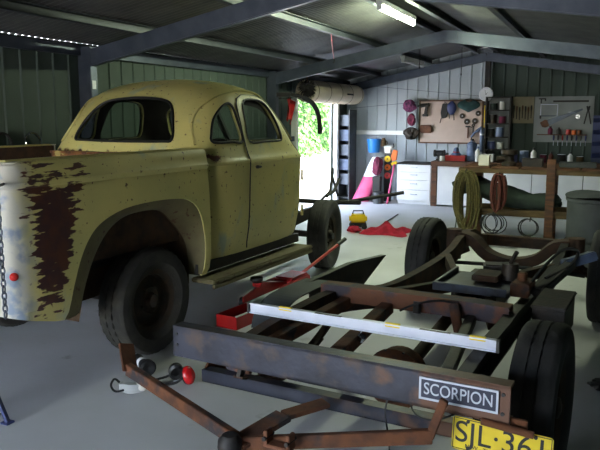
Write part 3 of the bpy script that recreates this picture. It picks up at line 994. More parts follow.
# rear axle, differential, springs
MB().cyl((-.66, 0, .375), (.66, 0, .375), .042).build('axle_tube', M['rust_dark'], ch, smooth=True)
mx = Matrix.Translation((.06, 0, .385)) @ Matrix.Rotation(PI / 2, 4, 'X')
b = MB().lathe([(.001, -.15), (.05, -.145), (.10, -.11), (.135, -.05), (.14, 0), (.135, .04), (.15, .045), (.15, .06), (.11, .10), (.06, .125), (.001, .13)], 28, mx, cap=False)
df = b.build('differential', M['rust'], ch, smooth=True, ang=30)
for i in range(10):
    a = 2 * PI * i / 10
    p = Vector((.06 + math.cos(a) * .142, -.066, .385 + math.sin(a) * .142))
    MB().cyl(p, p + Vector((0, .012, 0)), .008, n=6).build('bolt', M['ink'], df)
MB().cyl((.06, .13, .385), (.04, 1.05, .46), .035).build('propeller_shaft', M['rust_dark'], ch, smooth=True)
for sgn in (-1, 1):
    for i in range(4):
        L = .47 - i * .10
        pts = [(sgn * .56, L * t, .32 - .014 * i + .10 * (L * t / .47) ** 2) for t in [-1 + k / 6 for k in range(13)]]
        MB().sweep(pts, [(-.025, -.005), (.025, -.005), (.025, .005), (-.025, .005)]).build('spring_leaf', M['rust_dark'], ch)
    MB().b2((sgn * .56 - .03, -.06, .28), (sgn * .56 + .03, .06, .42)).build('spring_clamp', M['dark_steel'], ch)
    for v in (-.45, .45):
        MB().bar((sgn * .56, v, .42), (sgn * .53, v * .97, .56), .04, .02, (1, 0, 0)).build('spring_shackle', M['dark_steel'], ch)
# gearbox with cover tray
b = MB().b2((-.02, 1.1, .42), (.26, 1.62, .60)).b2((.02, .95, .44), (.20, 1.12, .56))
b.build('gearbox', M['grease'], ch, bevel=.025)
b = MB().box((.14, 1.18, .600), (.44, .50, .02)).box((-.07, 1.18, .615), (.02, .50, .05)).box((.14, .935, .615), (.44, .02, .05))
b.build('floor_tray', M['tray'], ch, bevel=.003)
b = MB().cyl((.30, 1.30, .62), (.30, 1.30, .72), .06, .05).cyl((.30, 1.30, .72), (.34, 1.28, .80), .014)
b.build('gear_lever_tower', M['grease'], ch, smooth=True)
MB().b2((.10, 1.14, .622), (.26, 1.34, .66)).build('cover_plate', M['rust_dark'], ch, bevel=.006)
MB().box((.18, 1.45, .65), (.16, .12, .06), (0, 0, .3)).build('mount_block', M['grease'], ch, bevel=.01)
b = MB().b2((.36, 1.02, .58), (.47, 1.22, .66)).cyl((.41, 1.12, .66), (.41, 1.12, .71), .03)
b.build('brake_cylinder', M['rust'], ch, bevel=.006)
# inner panel plate on the left and the battery box on the right
b = MB()
b.prism([(.50, .50), (.50, .655), (1.10, .650), (1.70, .60), (1.22, .44)], lambda p, q, d: (d, p, q), -.70, -.692)
b.b2((-.73, .50, .650), (-.69, 1.10, .658)).bar((-.71, 1.10, .654), (-.71, 1.70, .602), .04, .008)
b.build('splash_plate', M['dark_steel'], ch)
# brake drum where the left rear wheel is off, and the rounded sheet guard leaning along that side
MB().lathe([(.001, -.03), (.13, -.03), (.145, -.02), (.145, .03), (.12, .045), (.05, .05), (.001, .05)], 24, Matrix.Translation((-.64, 0, .375)) @ Matrix.Rotation(-PI / 2, 4, 'Y'), cap=False).build('brake_drum', M['rust_dark'], ch, smooth=True)
gp = smooth_poly([Vector(p) for p in ((-.66, -.06, .52), (-.66, -.02, .60), (-.66, .10, .655), (-.66, .30, .665), (-.68, .60, .650))], 5, False)
MB().sweep(gp, [(0, -.09), (0, .09), (.006, .09), (.006, -.09)], (1, 0, 0)).build('inner_guard', M['grey_plastic'], ch)
MB().b2((.56, .62, .46), (.72, 1.02, .64)).b2((.55, .61, .64), (.73, 1.03, .655)).build('battery_box', M['grease'], ch, bevel=.006)
# steering box with blue cover and hoses at the right
b = MB().b2((-.06, -.10, -.03), (.06, .10, .03))
o = b.build('steering_cover', M['steer_blue'], ch, bevel=.008)
o.location = (.66, 1.62, .72)
o.rotation_euler = (R(16), R(-12), R(-60))
MB().bar((.50, 1.1, .60), (.62, 1.55, .70), .07, .05).build('steering_arm', M['dark_steel'], ch, bevel=.006)
MB().tube(smooth_poly([(.44, 1.05, .62), (.50, 1.3, .72), (.58, 1.5, .80), (.66, 1.56, .78), (.62, 1.45, .70), (.52, 1.25, .66)], 5, False), .010, 6).build('brake_hose', M['black'], ch, smooth=True)
# front suspension: dropped crossmember and arms
FX = smooth_poly([(-.50, 2.85, .60), (-.34, 2.83, .58), (-.20, 2.82, .46), (0, 2.82, .41), (.20, 2.82, .46), (.34, 2.83, .58), (.50, 2.85, .60)], 4, False)
MB().sweep(FX, [(-.07, .04), (.07, .04), (.06, -.045), (-.06, -.045)]).build('front_crossmember', M['rust_dark'], ch)
for sgn in (-1, 1):
    MB().bar((sgn * .42, 2.62, .46), (sgn * .64, 2.8, .36), .05, .04).bar((sgn * .42, 3.0, .46), (sgn * .64, 2.8, .36), .05, .04).build('control_arm', M['rust_dark'], ch)
    MB().cyl((sgn * .50, 2.82, .40), (sgn * .50, 2.82, .66), .065, n=14).build('spring_tower', M['rust_dark'], ch, smooth=True)
MB().b2((-.42, 3.58, .40), (.42, 3.66, .50)).build('front_beam', M['rust_dark'], ch, bevel=.006)
MB().tube([(-.6, 2.62, .40), (-.2, 2.60, .42), (.3, 2.60, .42), (.6, 2.62, .40)], .016, 8).build('track_rod', M['dark_steel'], ch, smooth=True)
for u, v, m in ((.725, 0, 'tyre_dark'), (-.725, 2.8, 'tyre_dark'), (.725, 2.8, 'tyre_dark')):
    wheel_parts(ch, M[m], M['rim'], u, v, .375, .098, 1 if u > 0 else -1)
# number plate hung from the beam
npv = BV + .02
b = MB()
b.prism([(.008, 0), (.364, 0), (.372, -.008), (.372, -.126), (.364, -.134), (.008, -.134), (0, -.126), (0, -.008)], lambda p, q, d: (p, d, q), -.001, .001)
pl = b.build('number_plate', M['plate_yellow'], ch)
pl.location = (.485, npv, .487)
pl.rotation_euler = (0, R(1.5), 0)
b = MB()
for a, c in (((.004, -.002, -.007), (.368, -.001, -.004)), ((.004, -.002, -.130), (.368, -.001, -.127)), ((.004, -.002, -.130), (.007, -.001, -.004)), ((.365, -.002, -.130), (.368, -.001, -.004))):
    b.b2(a, c)
b.build('plate_border', M['ink'], pl)
text('plate_characters', 'SJL·361', .122, M['ink'], pl, (.186, -.002, -.062), (PI / 2, 0, 0), .001, .98)
text('plate_slogan', 'NSW - THE PREMIER STATE', .022, M['ink'], pl, (.186, -.002, -.113), (PI / 2, 0, 0), .0008, 1.0)
for x in (.06, .31):
    MB().cyl((x, -.006, -.012), (x, 0, -.012), .007, n=8).build('plate_bolt', M['ink'], pl)
MB().b2((.60, npv + .004, .47), (.76, npv + .02, .52)).build('plate_bracket', M['rust'], ch, bevel=.003)
MB().cyl((.60, BV - .006, .498), (.79, BV - .004, .484), .014, n=12).build('tail_pipe', M['rust'], ch, smooth=True)

# wires hanging from the frame
MB().tube(smooth_poly([(.20, -.48, .50), (.19, -.50, .42), (.21, -.50, .30), (.20, -.46, .18), (.22, -.44, .10)], 5, False), .004, 5).build('hanging_wire', M['cable'], ch, smooth=True)
MB().tube(smooth_poly([(.30, -.52, .51), (.34, -.56, .47), (.42, -.57, .465), (.50, -.54, .50)], 5, False), .004, 5).build('hanging_wire', M['cable'], ch, smooth=True)
MB().tube(smooth_poly([(-.05, .3, .62), (.05, .25, .68), (.15, .30, .70), (.24, .36, .68)], 5, False), .006, 5).build('brake_line', M['cable'], ch, smooth=True)
# brake bleeder and chrome clip hanging near the differential
MB().box((-.07, -.16, .60), (.035, .03, .035), (.4, .5, .2)).cyl((-.08, -.16, .61), (-.06, -.16, .66), .006).build('loose_clip', M['chrome'], ch, bevel=.004)['label'] = 'small shiny metal clip'

# ================================================================== A-frame tow bar hung on the step bar
tb = thing('tow_bar', 'rusty A-frame tow bar with upturned ends hung below the rear beam', 'tow bar', KO, KA)
LE, AP, RE = Vector((-1.10, -.62, .412)), Vector((-.27, -.87, .335)), Vector((.44, -.655, .44))
MB().bar(LE, AP, .035, .06).build('arm', M['rust'], tb, bevel=.003)
MB().bar(AP, RE, .03, .055).build('arm', M['rust'], tb, bevel=.003)
MB().bar(LE + Vector((.012, 0, -.01)), LE + Vector((-.055, .05, .105)), .012, .09, (0, 1, 0)).build('arm_end', M['rust'], tb, bevel=.003)
MB().bar(RE + Vector((-.01, 0, -.01)), RE + Vector((.045, -.005, .155)), .032, .022, (0, 1, 0)).build('arm_end', M['rust'], tb, bevel=.003)
mid = Vector((-.20, -.66, .385))
MB().bar(AP + Vector((-.02, -.02, 0)), mid, .10, .022).bar(mid, (-.085, LV - .062, .402), .075, .020).build('draw_plate', M['rust'], tb, bevel=.004)
b = MB()
b.lathe([(.001, .055), (.03, .050), (.048, .028), (.05, 0), (.046, -.03), (.03, -.034), (.001, -.034)], 18, Matrix.Translation(AP + Vector((-.03, -.045, 0))), cap=False)
b.build('ball_coupling', M['dark_steel'], tb, smooth=True)
c = AP + Vector((.17, -.0, .03))
b = MB().box(c, (.12, .05, .014)).box(c + Vector((-.05, 0, .03)), (.016, .05, .06)).box(c + Vector((.05, 0, .03)), (.016, .05, .06))
b.build('pivot_bracket', M['rust_blue'], tb, bevel=.003)
for s_ in (-1, 1):
    MB().cyl(c + Vector((s_ * .05, -.035, .03)), c + Vector((s_ * .05, .035, .03)), .009, n=8).build('pivot_bolt', M['dark_steel'], tb)

# ================================================================== long spirit level across the rails
A, B_ = Vector((-.665, -.205, .652)), Vector((.572, -.20, .652))
lv = thing('spirit_level', 'long silver grey spirit level lying across the chassis rails', 'level', KO, KA)
L = B_ - A
h = .052
b = MB().b2((A.x, A.y, .652), (B_.x, A.y + .004, .652 + h)).b2((A.x, A.y - .010, .652 + h - .006), (B_.x, A.y + .016, .652 + h)).b2((A.x, A.y - .010, .652), (B_.x, A.y + .016, .658))
b.build('beam', M['silver'], lv)
for f in (0, 1):
    x = A.x if f == 0 else B_.x
    MB().b2((x - .006, A.y - .011, .6515), (x + .006, A.y + .017, .653 + h)).build('end_cap', M['ink'], lv)
for f in (.17, .62, .93):
    x = A.x + L.x * f
    MB().b2((x - .035, A.y - .006, .652 + h - .014), (x + .035, A.y + .012, .657 + h)).build('vial_housing', M['plate_yellow'], lv, bevel=.002)
for f in (.36, .78):
    x = A.x + L.x * f
    MB().b2((x - .07, A.y - .011, .652 + h - .001), (x + .07, A.y + .005, .653 + h)).build('grip_label', M['ink'], lv)

# ================================================================== drawers and bench along the back gable
def drawers():
    t = thing('chest_of_drawers', 'white chest with four drawers, beside the white fronted workbench', 'drawers', (-3.225, 12.78, 0))
    MB().b2((-.32, -.22, .06), (.32, .30, .74)).b2((-.31, -.20, 0), (.31, .29, .06)).build('carcass', M['white'], t, bevel=.004)
    MB().b2((-.335, -.25, .74), (.335, .31, .765)).build('top', M['dark_steel'], t, bevel=.004)
    for i, (z0, z1) in enumerate(((.07, .27), (.28, .45), (.46, .60), (.61, .735))):
        d = MB().b2((-.31, -.245, z0), (.31, -.221, z1)).build('drawer', M['white'], t, bevel=.004)
        b = MB()
        zc = (z0 + z1) / 2 + .02
        b.tube([(-.06, -.246, zc), (-.055, -.268, zc), (.055, -.268, zc), (.06, -.246, zc)], .006, 6)
        b.build('handle', M['silver'], d)
drawers()
wbn = thing('workbench', 'long workbench with brown timber top and white panelled front under the tool boards', 'workbench', (-1.15, 12.75, 0))
MB().b2((-1.735, -.32, .775), (1.74, .33, .82)).build('bench_top', M['timber'], wbn, bevel=.004)
MB().b2((-1.735, -.335, .735), (1.74, -.321, .815)).build('front_lipping', M['timber'], wbn, bevel=.002)
for x in (-1.68, 1.68):
    MB().b2((x - .05, -.30, 0), (x + .05, -.20, .775)).build('leg', M['timber'], wbn, bevel=.004)
    MB().b2((x - .05, .22, 0), (x + .05, .32, .775)).build('leg', M['timber'], wbn, bevel=.004)
for i in range(4):
    x = -1.625 + i * .82
    d = MB().b2((x + .004, -.29, .03), (x + .812, -.272, .73)).build('front_panel', M['white'], wbn, bevel=.003)
MB().b2((-1.64, .20, .05), (1.62, .30, .10)).build('rear_rail', M['timber'], wbn)

# ------------------------------------------------------------------ tool boards on the gable
WY = 13.13
t = thing('tool_board', 'pinkish hardboard tool board in a thin timber frame, left of the wall clock', 'tool board', (-2.68, WY, 1.14))
MB().b2((-.60, -.02, 0), (.56, -.005, .76)).build('board', M['board'], t)
for a, c in (((-.62, -.035, .76), (.58, -.005, .785)), ((-.62, -.035, -.025), (.58, -.005, 0)), ((-.62, -.035, 0), (-.595, -.005, .76)), ((.555, -.035, 0), (.58, -.005, .76))):
    MB().b2(a, c).build('frame_strip', M['timber'] if a[0] > -.61 or a[2] != 0 else M['timber_old'], t, bevel=.002)
t = thing('chisel_board', 'tan plywood board holding a row of chisels and spanners', 'tool board', (-1.41, WY, 1.50))
MB().b2((-.19, -.02, 0), (.19, -.005, .47)).build('board', M['board_tan'], t, bevel=.002)
t = thing('shadow_board', 'large grey shadow board with saws and pliers at the right of the gable', 'tool board', (-.72, WY, 1.17))
MB().b2((-.49, -.02, 0), (.49, -.005, .80)).build('board', M['board_grey'], t, bevel=.002)
MB().b2((-.18, -.035, .70), (.40, -.02, .73)).build('rail', M['dark_steel'], t)
MB().b2((-.42, -.12, .125), (.40, -.02, .14)).build('shelf', M['timber'], t)

t = thing('wall_clock', 'round white clock on the steel post between the tool boards', 'clock', (-2.05, 13.03, 2.02))
MB().lathe([(.001, .03), (.10, .03), (.118, .035), (.128, .02), (.128, 0), (.001, 0)], 28, Matrix.Rotation(PI / 2, 4, 'X'), cap=False).build('case', M['white'], t, smooth=True, ang=25)
MB().lathe([(.102, .0305), (.108, .036), (.102, .036)], 28, Matrix.Rotation(PI / 2, 4, 'X'), cap=False).build('bezel', M['silver'], t)
MB().bar((0, -.034, 0), (.035, -.034, .03), .008, .004).build('hour_hand', M['ink'], t)
MB().bar((0, -.036, 0), (-.02, -.036, .075), .006, .004).build('minute_hand', M['ink'], t)
MB().cyl((0, -.030, 0), (0, -.038, 0), .01, n=10).build('hub', M['ink'], t)

t = thing('shelf_unit', 'dark narrow shelf unit stacked with tins between the clock post and tan board', 'shelf', (-1.81, 12.98, 1.022))
for x in (-.21, .21):
    MB().b2((x - .012, -.11, 0), (x + .012, .13, .95)).build('side', M['dark_steel'], t)
for z in (0, .22, .46, .70, .93):
    MB().b2((-.198, -.11, z), (.198, .13, z + .018)).build('shelf', M['dark_steel'], t)
MB().b2((-.198, .115, .018), (.198, .128, .93)).build('back_panel', M['board_grey'], t)
MB().bar((.21, 0, 0), (.21, 0, -.20), .024, .05, (0, 1, 0)).bar((.21, -.10, -.20), (.21, .12, -.20), .03, .02).build('bracket_leg', M['dark_steel'], t)
MB().bar((-.21, 0, 0), (-.21, 0, -.20), .024, .05, (0, 1, 0)).build('bracket_leg', M['dark_steel'], t)

def tin(x, y, z, r, h, m, label, cat='tin', lid='silver', name='paint_tin', group=None):
    t = thing(name, label, cat, (x, y, z), 0, group)
    MB().lathe([(.001, 0), (r, 0), (r, h * .05), (r * .97, h * .07), (r * .97, h * .92), (r, h * .94), (r, h * .97)], 16, cap=False).build('body', M[m], t, smooth=True, ang=30)
    MB().lathe([(r, h * .96), (r * .96, h), (r * .8, h), (r * .75, h * .97), (.001, h * .97)], 16, cap=False).build('lid', M[lid], t, smooth=True, ang=30)
    return t
def jar(x, y, z, r, h, m, label, cap='ink', cat='bottle', name='bottle'):
    t = thing(name, label, cat, (x, y, z))
    MB().lathe([(.001, 0), (r, 0), (r, h * .62), (r * .9, h * .70), (r * .45, h * .80), (r * .40, h * .88), (.001, h * .88)], 16, cap=False).build('body', M[m], t, smooth=True, ang=40)
    MB().lathe([(.001, h * .86), (r * .5, h * .86), (r * .48, h), (.001, h)], 14, cap=False).build('cap', M[cap], t, smooth=True, ang=40)
    return t
def carton(x, y, z, d, m, label, cat='box', name='carton', rz=0, lid=None):
    t = thing(name, label, cat, (x, y, z), rz)
    MB().b2((-d[0] / 2, -d[1] / 2, 0), (d[0] / 2, d[1] / 2, d[2] * .85)).build('body', M[m], t, bevel=.004)
    MB().b2((-d[0] / 2 - .004, -d[1] / 2 - .004, d[2] * .85), (d[0] / 2 + .004, d[1] / 2 + .004, d[2])).build('lid', M[lid or m], t, bevel=.003)
    return t
for args in ((-1.92, 1.038, .07, .14, 'navy', 'navy blue tin on the lowest shelf of the dark unit'),
             (-1.76, 1.038, .06, .12, 'offwhite', 'off white tin on the lowest shelf of the dark unit'),
             (-1.93, 1.258, .06, .15, 'dark_steel', 'black tin at the left of the second shelf up'),
             (-1.78, 1.258, .07, .17, 'grey_blue', 'grey blue tin at the right of the second shelf up'),
             (-1.91, 1.498, .07, .16, 'grease', 'dark brown tin on the third shelf up'),
             (-1.74, 1.498, .06, .13, 'maroon', 'maroon tin on the third shelf up'),
             (-1.90, 1.738, .065, .12, 'canvas', 'dark green tin on the top shelf of the dark unit'),
             (-1.75, 1.738, .05, .15, 'offwhite', 'tall pale tin on the top shelf of the dark unit')):
    tin(args[0], 12.98, args[1], args[2], args[3], args[4], args[5])

# tools on the pinkish board -- each hangs from its own nail
BY = WY - .024
def tool(name, label, cat, x, z, rz=0, y=BY, group=None):
    return thing(name, label, cat, (x, y, z), rz, group)
t = tool('cordless_drill', 'dark pistol drill hanging at the top left of the pinkish board', 'drill', -3.17, 1.78)
b = MB().cyl((-.09, -.04, .04), (.07, -.04, .06), .034, n=14).bar((.03, -.04, .04), (.00, -.04, -.12), .04, .05, (1, 0, 0)).cyl((-.15, -.04, .035), (-.09, -.04, .04), .014, n=8)
b.build('body', M['dark_steel'], t, smooth=True)
MB().b2((-.05, -.08, -.16), (.05, -.003, -.11)).build('battery', M['ink'], t, bevel=.006)
t = tool('tool_pouch', 'brown leather tool pouch low on the left of the pinkish board', 'pouch', -3.14, 1.41)
MB().b2((-.13, -.05, -.10), (.11, -.003, .03)).build('pouch', M['skin_leather'], t, bevel=.02)
MB().b2((-.12, -.06, -.01), (.10, -.04, .05)).build('flap', M['skin_leather'], t, bevel=.01)
t = tool('tool_holster', 'black holster hanging with straps left of the teal bag', 'holster', -2.80, 1.74)
MB().prism([(-.05, .12), (.05, .12), (.06, -.02), (.03, -.14), (-.06, -.16), (-.08, -.05)], lambda p, q, d: (p, d, q), -.05, -.003).build('pouch', M['ink'], t, bevel=.008)
MB().tube([(-.02, -.03, .12), (-.01, -.03, .16), (.02, -.03, .12)], .006, 6).build('loop', M['ink'], t)
MB().bar((-.07, -.02, -.15), (-.09, -.02, -.24), .012, .01, (0, 1, 0)).build('strap', M['ink'], t)
t = tool('shoulder_bag', 'dark teal bag hanging at the top right of the pinkish board', 'bag', -2.36, 1.83)
def bagf(s, w):
    a = s * 2 * PI
    k = math.sin(max(.02, w) * PI * .98) ** .4
    return Vector((.21 * math.cos(a) * k, -.06 + .055 * math.sin(a) * k, -.11 + .18 * w + .02 * math.cos(a * 2)))
MB().grid(bagf, 24, 8, True).build('bag', M['green_bag'], t, smooth=True)
MB().tube(smooth_poly([(-.15, -.05, .05), (-.06, -.02, .10), (.06, -.02, .10), (.15, -.05, .05)], 4, False), .009, 6).build('strap', M['ink'], t)
t = tool('tool_bag', 'dark blue cloth bag hanging beside the black holster', 'bag', -2.675, 1.78)
MB().grid(lambda s, w: Vector((.09 * math.cos(s * 2 * PI) * math.sin(max(.02, w) * PI * .98) ** .5, -.045 + .04 * math.sin(s * 2 * PI) * math.sin(max(.02, w) * PI * .98) ** .5, -.13 + .25 * w)), 18, 8, True).build('bag', M['navy'], t, smooth=True)
MB().bar((-.03, -.04, -.10), (-.04, -.04, -.20), .016, .01, (0, 1, 0)).bar((.04, -.04, -.09), (.05, -.04, -.23), .016, .01, (0, 1, 0)).build('strap', M['dark_steel'], t)
for x, z, r, label in ((-2.48, 1.63, .05, 'dark grinding disc hanging nearest the blue cloth bag'), (-2.39, 1.525, .055, 'dark grinding disc hanging lowest left in its group of four'),
                       (-2.245, 1.535, .055, 'dark grinding disc hanging lowest right in its group of four'), (-2.19, 1.675, .05, 'dark grinding disc hanging highest, by the yellow level')):
    t = tool('grinding_disc', label, 'disc', x, z, 0, BY, 'grinding discs on the pinkish board')
    mx = Matrix.Rotation(PI / 2, 4, 'X')
    MB().lathe([(r * .2, .014), (r * .5, .016), (r, .010), (r, .003), (r * .2, .003)], 18, mx, cap=False).build('disc', M['grease'], t, smooth=True, ang=30)
    MB().lathe([(r * .2, .002), (r * .2, .018), (.003, .018)], 10, mx, cap=False).build('centre_ring', M['silver'], t)
t = tool('hammer', 'claw hammer hanging upright beneath the grinding discs', 'hammer', -2.36, 1.36)
MB().bar((0, -.025, -.14), (0, -.025, .06), .022, .028, (1, 0, 0)).build('handle', M['timber'], t, bevel=.004)
MB().bar((-.05, -.025, .075), (.03, -.025, .075), .03, .03).bar((.03, -.025, .075), (.075, -.025, .055), .024, .012).build('head', M['dark_steel'], t, bevel=.004)
t = tool('spanner', 'steel spanner hanging right of the claw hammer', 'spanner', -2.27, 1.37)
MB().bar((0, -.012, -.10), (0, -.012, .07), .02, .008, (0, 1, 0)).lathe([(.012, -.016), (.03, -.016), (.03, -.006), (.012, -.006), (.012, -.016)], 12, Matrix.Translation((0, -.012, .09)) @ Matrix.Rotation(PI / 2, 4, 'X') @ Matrix.Translation((0, 0, .011)), cap=False).build('shank', M['dark_steel'], t)
t = tool('hose_nozzle', 'pale grey bent spray nozzle near the bottom right of the pinkish board', 'nozzle', -2.20, 1.32)
MB().tube(smooth_poly([(-.10, -.04, -.08), (-.04, -.045, .00), (.03, -.04, .05), (.09, -.03, .10)], 5, False), [.02] * 8 + [.03] * 8, 8).build('nozzle', M['grey_blue'], t, smooth=True)
MB().tube(smooth_poly([(-.10, -.04, -.08), (-.08, -.04, -.14), (-.02, -.04, -.15)], 4, False), .012, 6).build('hose', M['ink'], t, smooth=True)
t = thing('box_level', 'yellow box level standing upright on the steel post below the clock', 'level', (-2.045, 13.02, 1.42))
MB().b2((-.02, -.03, 0), (.03, -.002, .40)).build('beam', M['yellow'], t, bevel=.003)
for z in (.06, .20, .34):
    MB().b2((-.01, -.033, z - .025), (.02, -.029, z + .025)).build('vial', M['foam'], t)
t = thing('cardboard_tube', 'pale blue cardboard tube hanging below the yellow box level', 'tube', (-2.09, 12.98, .98))
MB().lathe([(.03, 0), (.035, .004), (.035, .40), (.03, .404), (.024, .40), (.024, .004)], 16, cap=False).build('tube', M['grey_blue'], t, smooth=True)
MB().cyl((0, 0, .30), (0, 0, .33), .037, n=16).build('band', M['white'], t, smooth=True)

# bundle of rags and gloves at the left edge of the pinkish board
def lump(name, label, cat, loc, size, m, seed, parts=()):
    t = thing(name, label, cat, loc)
    r_ = random.Random(seed)
    ph = [r_.random() * 6 for _ in range(6)]
    def f(s, w):
        a, e = s * 2 * PI, (w - .5) * PI
        k = 1 + .16 * math.sin(3 * a + ph[0] + 4 * w) + .12 * math.sin(5 * a + ph[1] - 7 * w) + .10 * math.sin(11 * w + ph[2] + 2 * a) + .09 * math.sin(9 * a - 13 * w + ph[3]) + .07 * math.sin(14 * a + 19 * w + ph[4])
        return Vector((size[0] * math.cos(a) * math.cos(e) * k, size[1] * math.sin(a) * math.cos(e) * k, size[2] * math.sin(e)))
    MB().grid(f, 44, 26, True).build('cloth' if cat != 'pad' else 'pad', M[m], t, smooth=True)
    return t
t = lump('work_rag', 'magenta and dark rag hanging at the top left corner of the pinkish board', 'rag', (-3.47, 13.02, 1.82), (.11, .06, .12), 'magenta_rag', 1)
MB().bar((0, .05, .12), (0, .10, .14), .01, .01).build('nail', M['silver'], t)
t = lump('leather_gloves', 'dark gloves bunched at the lower left edge of the pinkish board', 'gloves', (-3.43, 13.02, 1.30), (.13, .06, .12), 'grease', 2)
MB().bar((0, .05, .12), (0, .10, .14), .01, .01).build('nail', M['silver'], t)
t = lump('folded_apron', 'purple apron dangling between the magenta rag and dark gloves', 'apron', (-3.42, 13.03, 1.56), (.07, .05, .12), 'maroon', 3)
MB().bar((0, .04, .12), (0, .08, .14), .01, .01).build('nail', M['silver'], t)

# chisels on the tan board
for i in range(7):
    x = -1.56 + i * .05
    lab = ['first', 'second', 'third', 'fourth', 'fifth', 'sixth', 'seventh'][i]
    t = tool('chisel', 'dark handled chisel on the tan board, %s from its left edge' % lab, 'chisel', x, 1.72 - .015 * (i % 3), 0, BY, 'chisels on the tan board')
    MB().lathe([(.001, .10), (.010, .095), (.013, .05), (.009, 0), (.001, 0)], 8, Matrix.Translation((0, -.016, 0)), cap=False).build('handle', M['timber' if i % 2 else 'ink'], t, smooth=True)
    MB().b2((-.007, -.018, -.13), (.007, -.013, .005)).build('blade', M['dark_steel'], t)
# saws, pliers and small shelf goods on the grey board
def handsaw(x, z, L, tilt, label):
    t = tool('hand_saw', label, 'saw', x, z)
    q = Matrix.Rotation(-tilt, 4, 'Y')
    MB().prism([(0, .06), (L, .02), (L, -.01), (0, -.05)], lambda p, w, d: q @ Vector((p, d, w)), -.012, -.009).build('blade', M['steel'], t)
    MB().prism([(-.11, .06), (-.02, .075), (.02, .06), (.02, -.05), (-.05, -.06), (-.10, -.03)], lambda p, w, d: q @ Vector((p, d, w)), -.026, -.002).build('handle', M['timber'], t, bevel=.006)
handsaw(-.98, 1.50, .62, R(23), 'long hand saw slanting up across the grey shadow board')
t = tool('bow_saw', 'square metal bow saw hanging left on the grey shadow board', 'saw', -.98, 1.73)
MB().tube([(-.12, -.02, -.10), (-.12, -.02, .10), (.16, -.02, .10), (.16, -.02, -.10)], .009, 8).build('frame', M['silver'], t)
MB().b2((-.12, -.021, -.108), (.16, -.018, -.09)).build('blade', M['steel'], t)
MB().bar((-.12, -.02, -.15), (-.12, -.02, -.09), .03, .03, (0, 1, 0)).build('handle', M['ink'], t, bevel=.006)
t = tool('try_square', 'small black try square at the top left of the grey shadow board', 'square', -1.08, 1.90)
MB().bar((-.06, -.015, .03), (.06, -.015, .03), .03, .02).build('stock', M['ink'], t)
MB().bar((-.02, -.012, .02), (-.02, -.012, -.05), .02, .006, (0, 1, 0)).bar((.05, -.012, .02), (.05, -.012, -.01), .02, .006, (0, 1, 0)).build('blade', M['ink'], t)
t = tool('bolt_cutters', 'black long handled bolt cutters on the right of the shadow board', 'cutters', -.32, 1.65)
for s_ in (-1, 1):
    MB().bar((s_ * .01, -.02, .06), (s_ * .055, -.02, -.16), .022, .018, (0, 1, 0)).build('handle', M['ink'], t, bevel=.004)
    MB().bar((-s_ * .002, -.02, .05), (s_ * .02, -.02, .15), .03, .014, (0, 1, 0)).build('jaw', M['dark_steel'], t, bevel=.003)
t = tool('tape_measure', 'small shiny tape measure pinned on the grey shadow board', 'tape measure', -.48, 1.62)
MB().cyl((0, -.035, 0), (0, -.003, 0), .035, n=16).build('case', M['chrome'], t, smooth=True)
MB().cyl((0, -.037, 0), (0, -.034, 0), .02, n=12).build('face', M['offwhite'], t)
ZS = 1.31
tin(-.62, 13.04, ZS, .04, .09, 'red', 'small red tin on the shadow board shelf')
tin(-.53, 13.04, ZS, .04, .08, 'orange', 'small orange tin on the shadow board shelf')
tin(-.44, 13.04, ZS, .035, .08, 'rust', 'small brown tin on the shadow board shelf')
jar(-.78, 13.04, ZS, .035, .12, 'dark_steel', 'dark bottle at the left of the shadow board shelf')
jar(-.92, 13.04, ZS, .04, .14, 'maroon', 'maroon bottle at the far left of the shadow board shelf')
for i in range(8):
    x = -.86 + i * .075
    lab = ['first', 'second', 'third', 'fourth', 'fifth', 'sixth', 'seventh', 'eighth'][i]
    t = tool('screwdriver', 'screwdriver hanging under the shadow board shelf, %s from the left' % lab, 'screwdriver', x, 1.24, 0, BY - .02, 'screwdrivers under the shelf')
    MB().lathe([(.001, .055), (.012, .05), (.015, .02), (.012, -.03), (.006, -.04), (.001, -.04)], 10, cap=False).build('handle', M[['navy', 'ink', 'red', 'navy', 'ink', 'navy', 'dark_steel', 'navy'][i]], t, smooth=True)
    MB().cyl((0, 0, -.04), (0, 0, -.13), .004, n=6).build('shaft', M['silver'], t)
t = thing('parts_bins', 'navy blue rack of parts bins on the bench against the right wall', 'rack', (.05, 12.98, .82))
MB().b2((-.28, .05, 0), (.30, .09, .82)).build('back_panel', M['navy'], t)
for j in range(4):
    for i in range(3):
        MB().prism([(0, 0), (.16, 0), (.16, .15), (.12, .15), (.0, .08)], lambda p, q, d: (d, p - .11, q), -.27 + i * .19, -.10 + i * .19).build('bin', M['navy'], t)
        o = [k for k in t.children if k.name.startswith('bin')][-1]
        o.location = (0, 0, .02 + j * .20)

# goods standing on the workbench
ZB = .82
t = thing('bench_grinder', 'dark bench grinder at the left end of the timber bench', 'grinder', (-2.80, 12.72, ZB))
MB().cyl((-.06, 0, .13), (.06, 0, .13), .055, n=16).b2((-.05, -.06, 0), (.05, .06, .03)).b2((-.03, -.03, .03), (.03, .03, .09)).build('motor', M['dark_steel'], t, smooth=True)
for s_ in (-1, 1):
    MB().cyl((s_ * .075, 0, .13), (s_ * .10, 0, .13), .065, n=18).build('wheel', M['grease'], t, smooth=True)
carton(-2.50, 12.75, ZB, (.36, .26, .10), 'red', 'flat red tool case on the bench under the round machine', 'case', 'tool_case', .05)
t = thing('polisher', 'red and white polisher lying on the flat red tool case', 'polisher', (-2.50, 12.75, ZB + .10))
MB().lathe([(.001, 0), (.09, 0), (.095, .02), (.06, .05), (.045, .12), (.02, .14), (.001, .14)], 18, cap=False).build('body', M['grey_blue'], t, smooth=True)
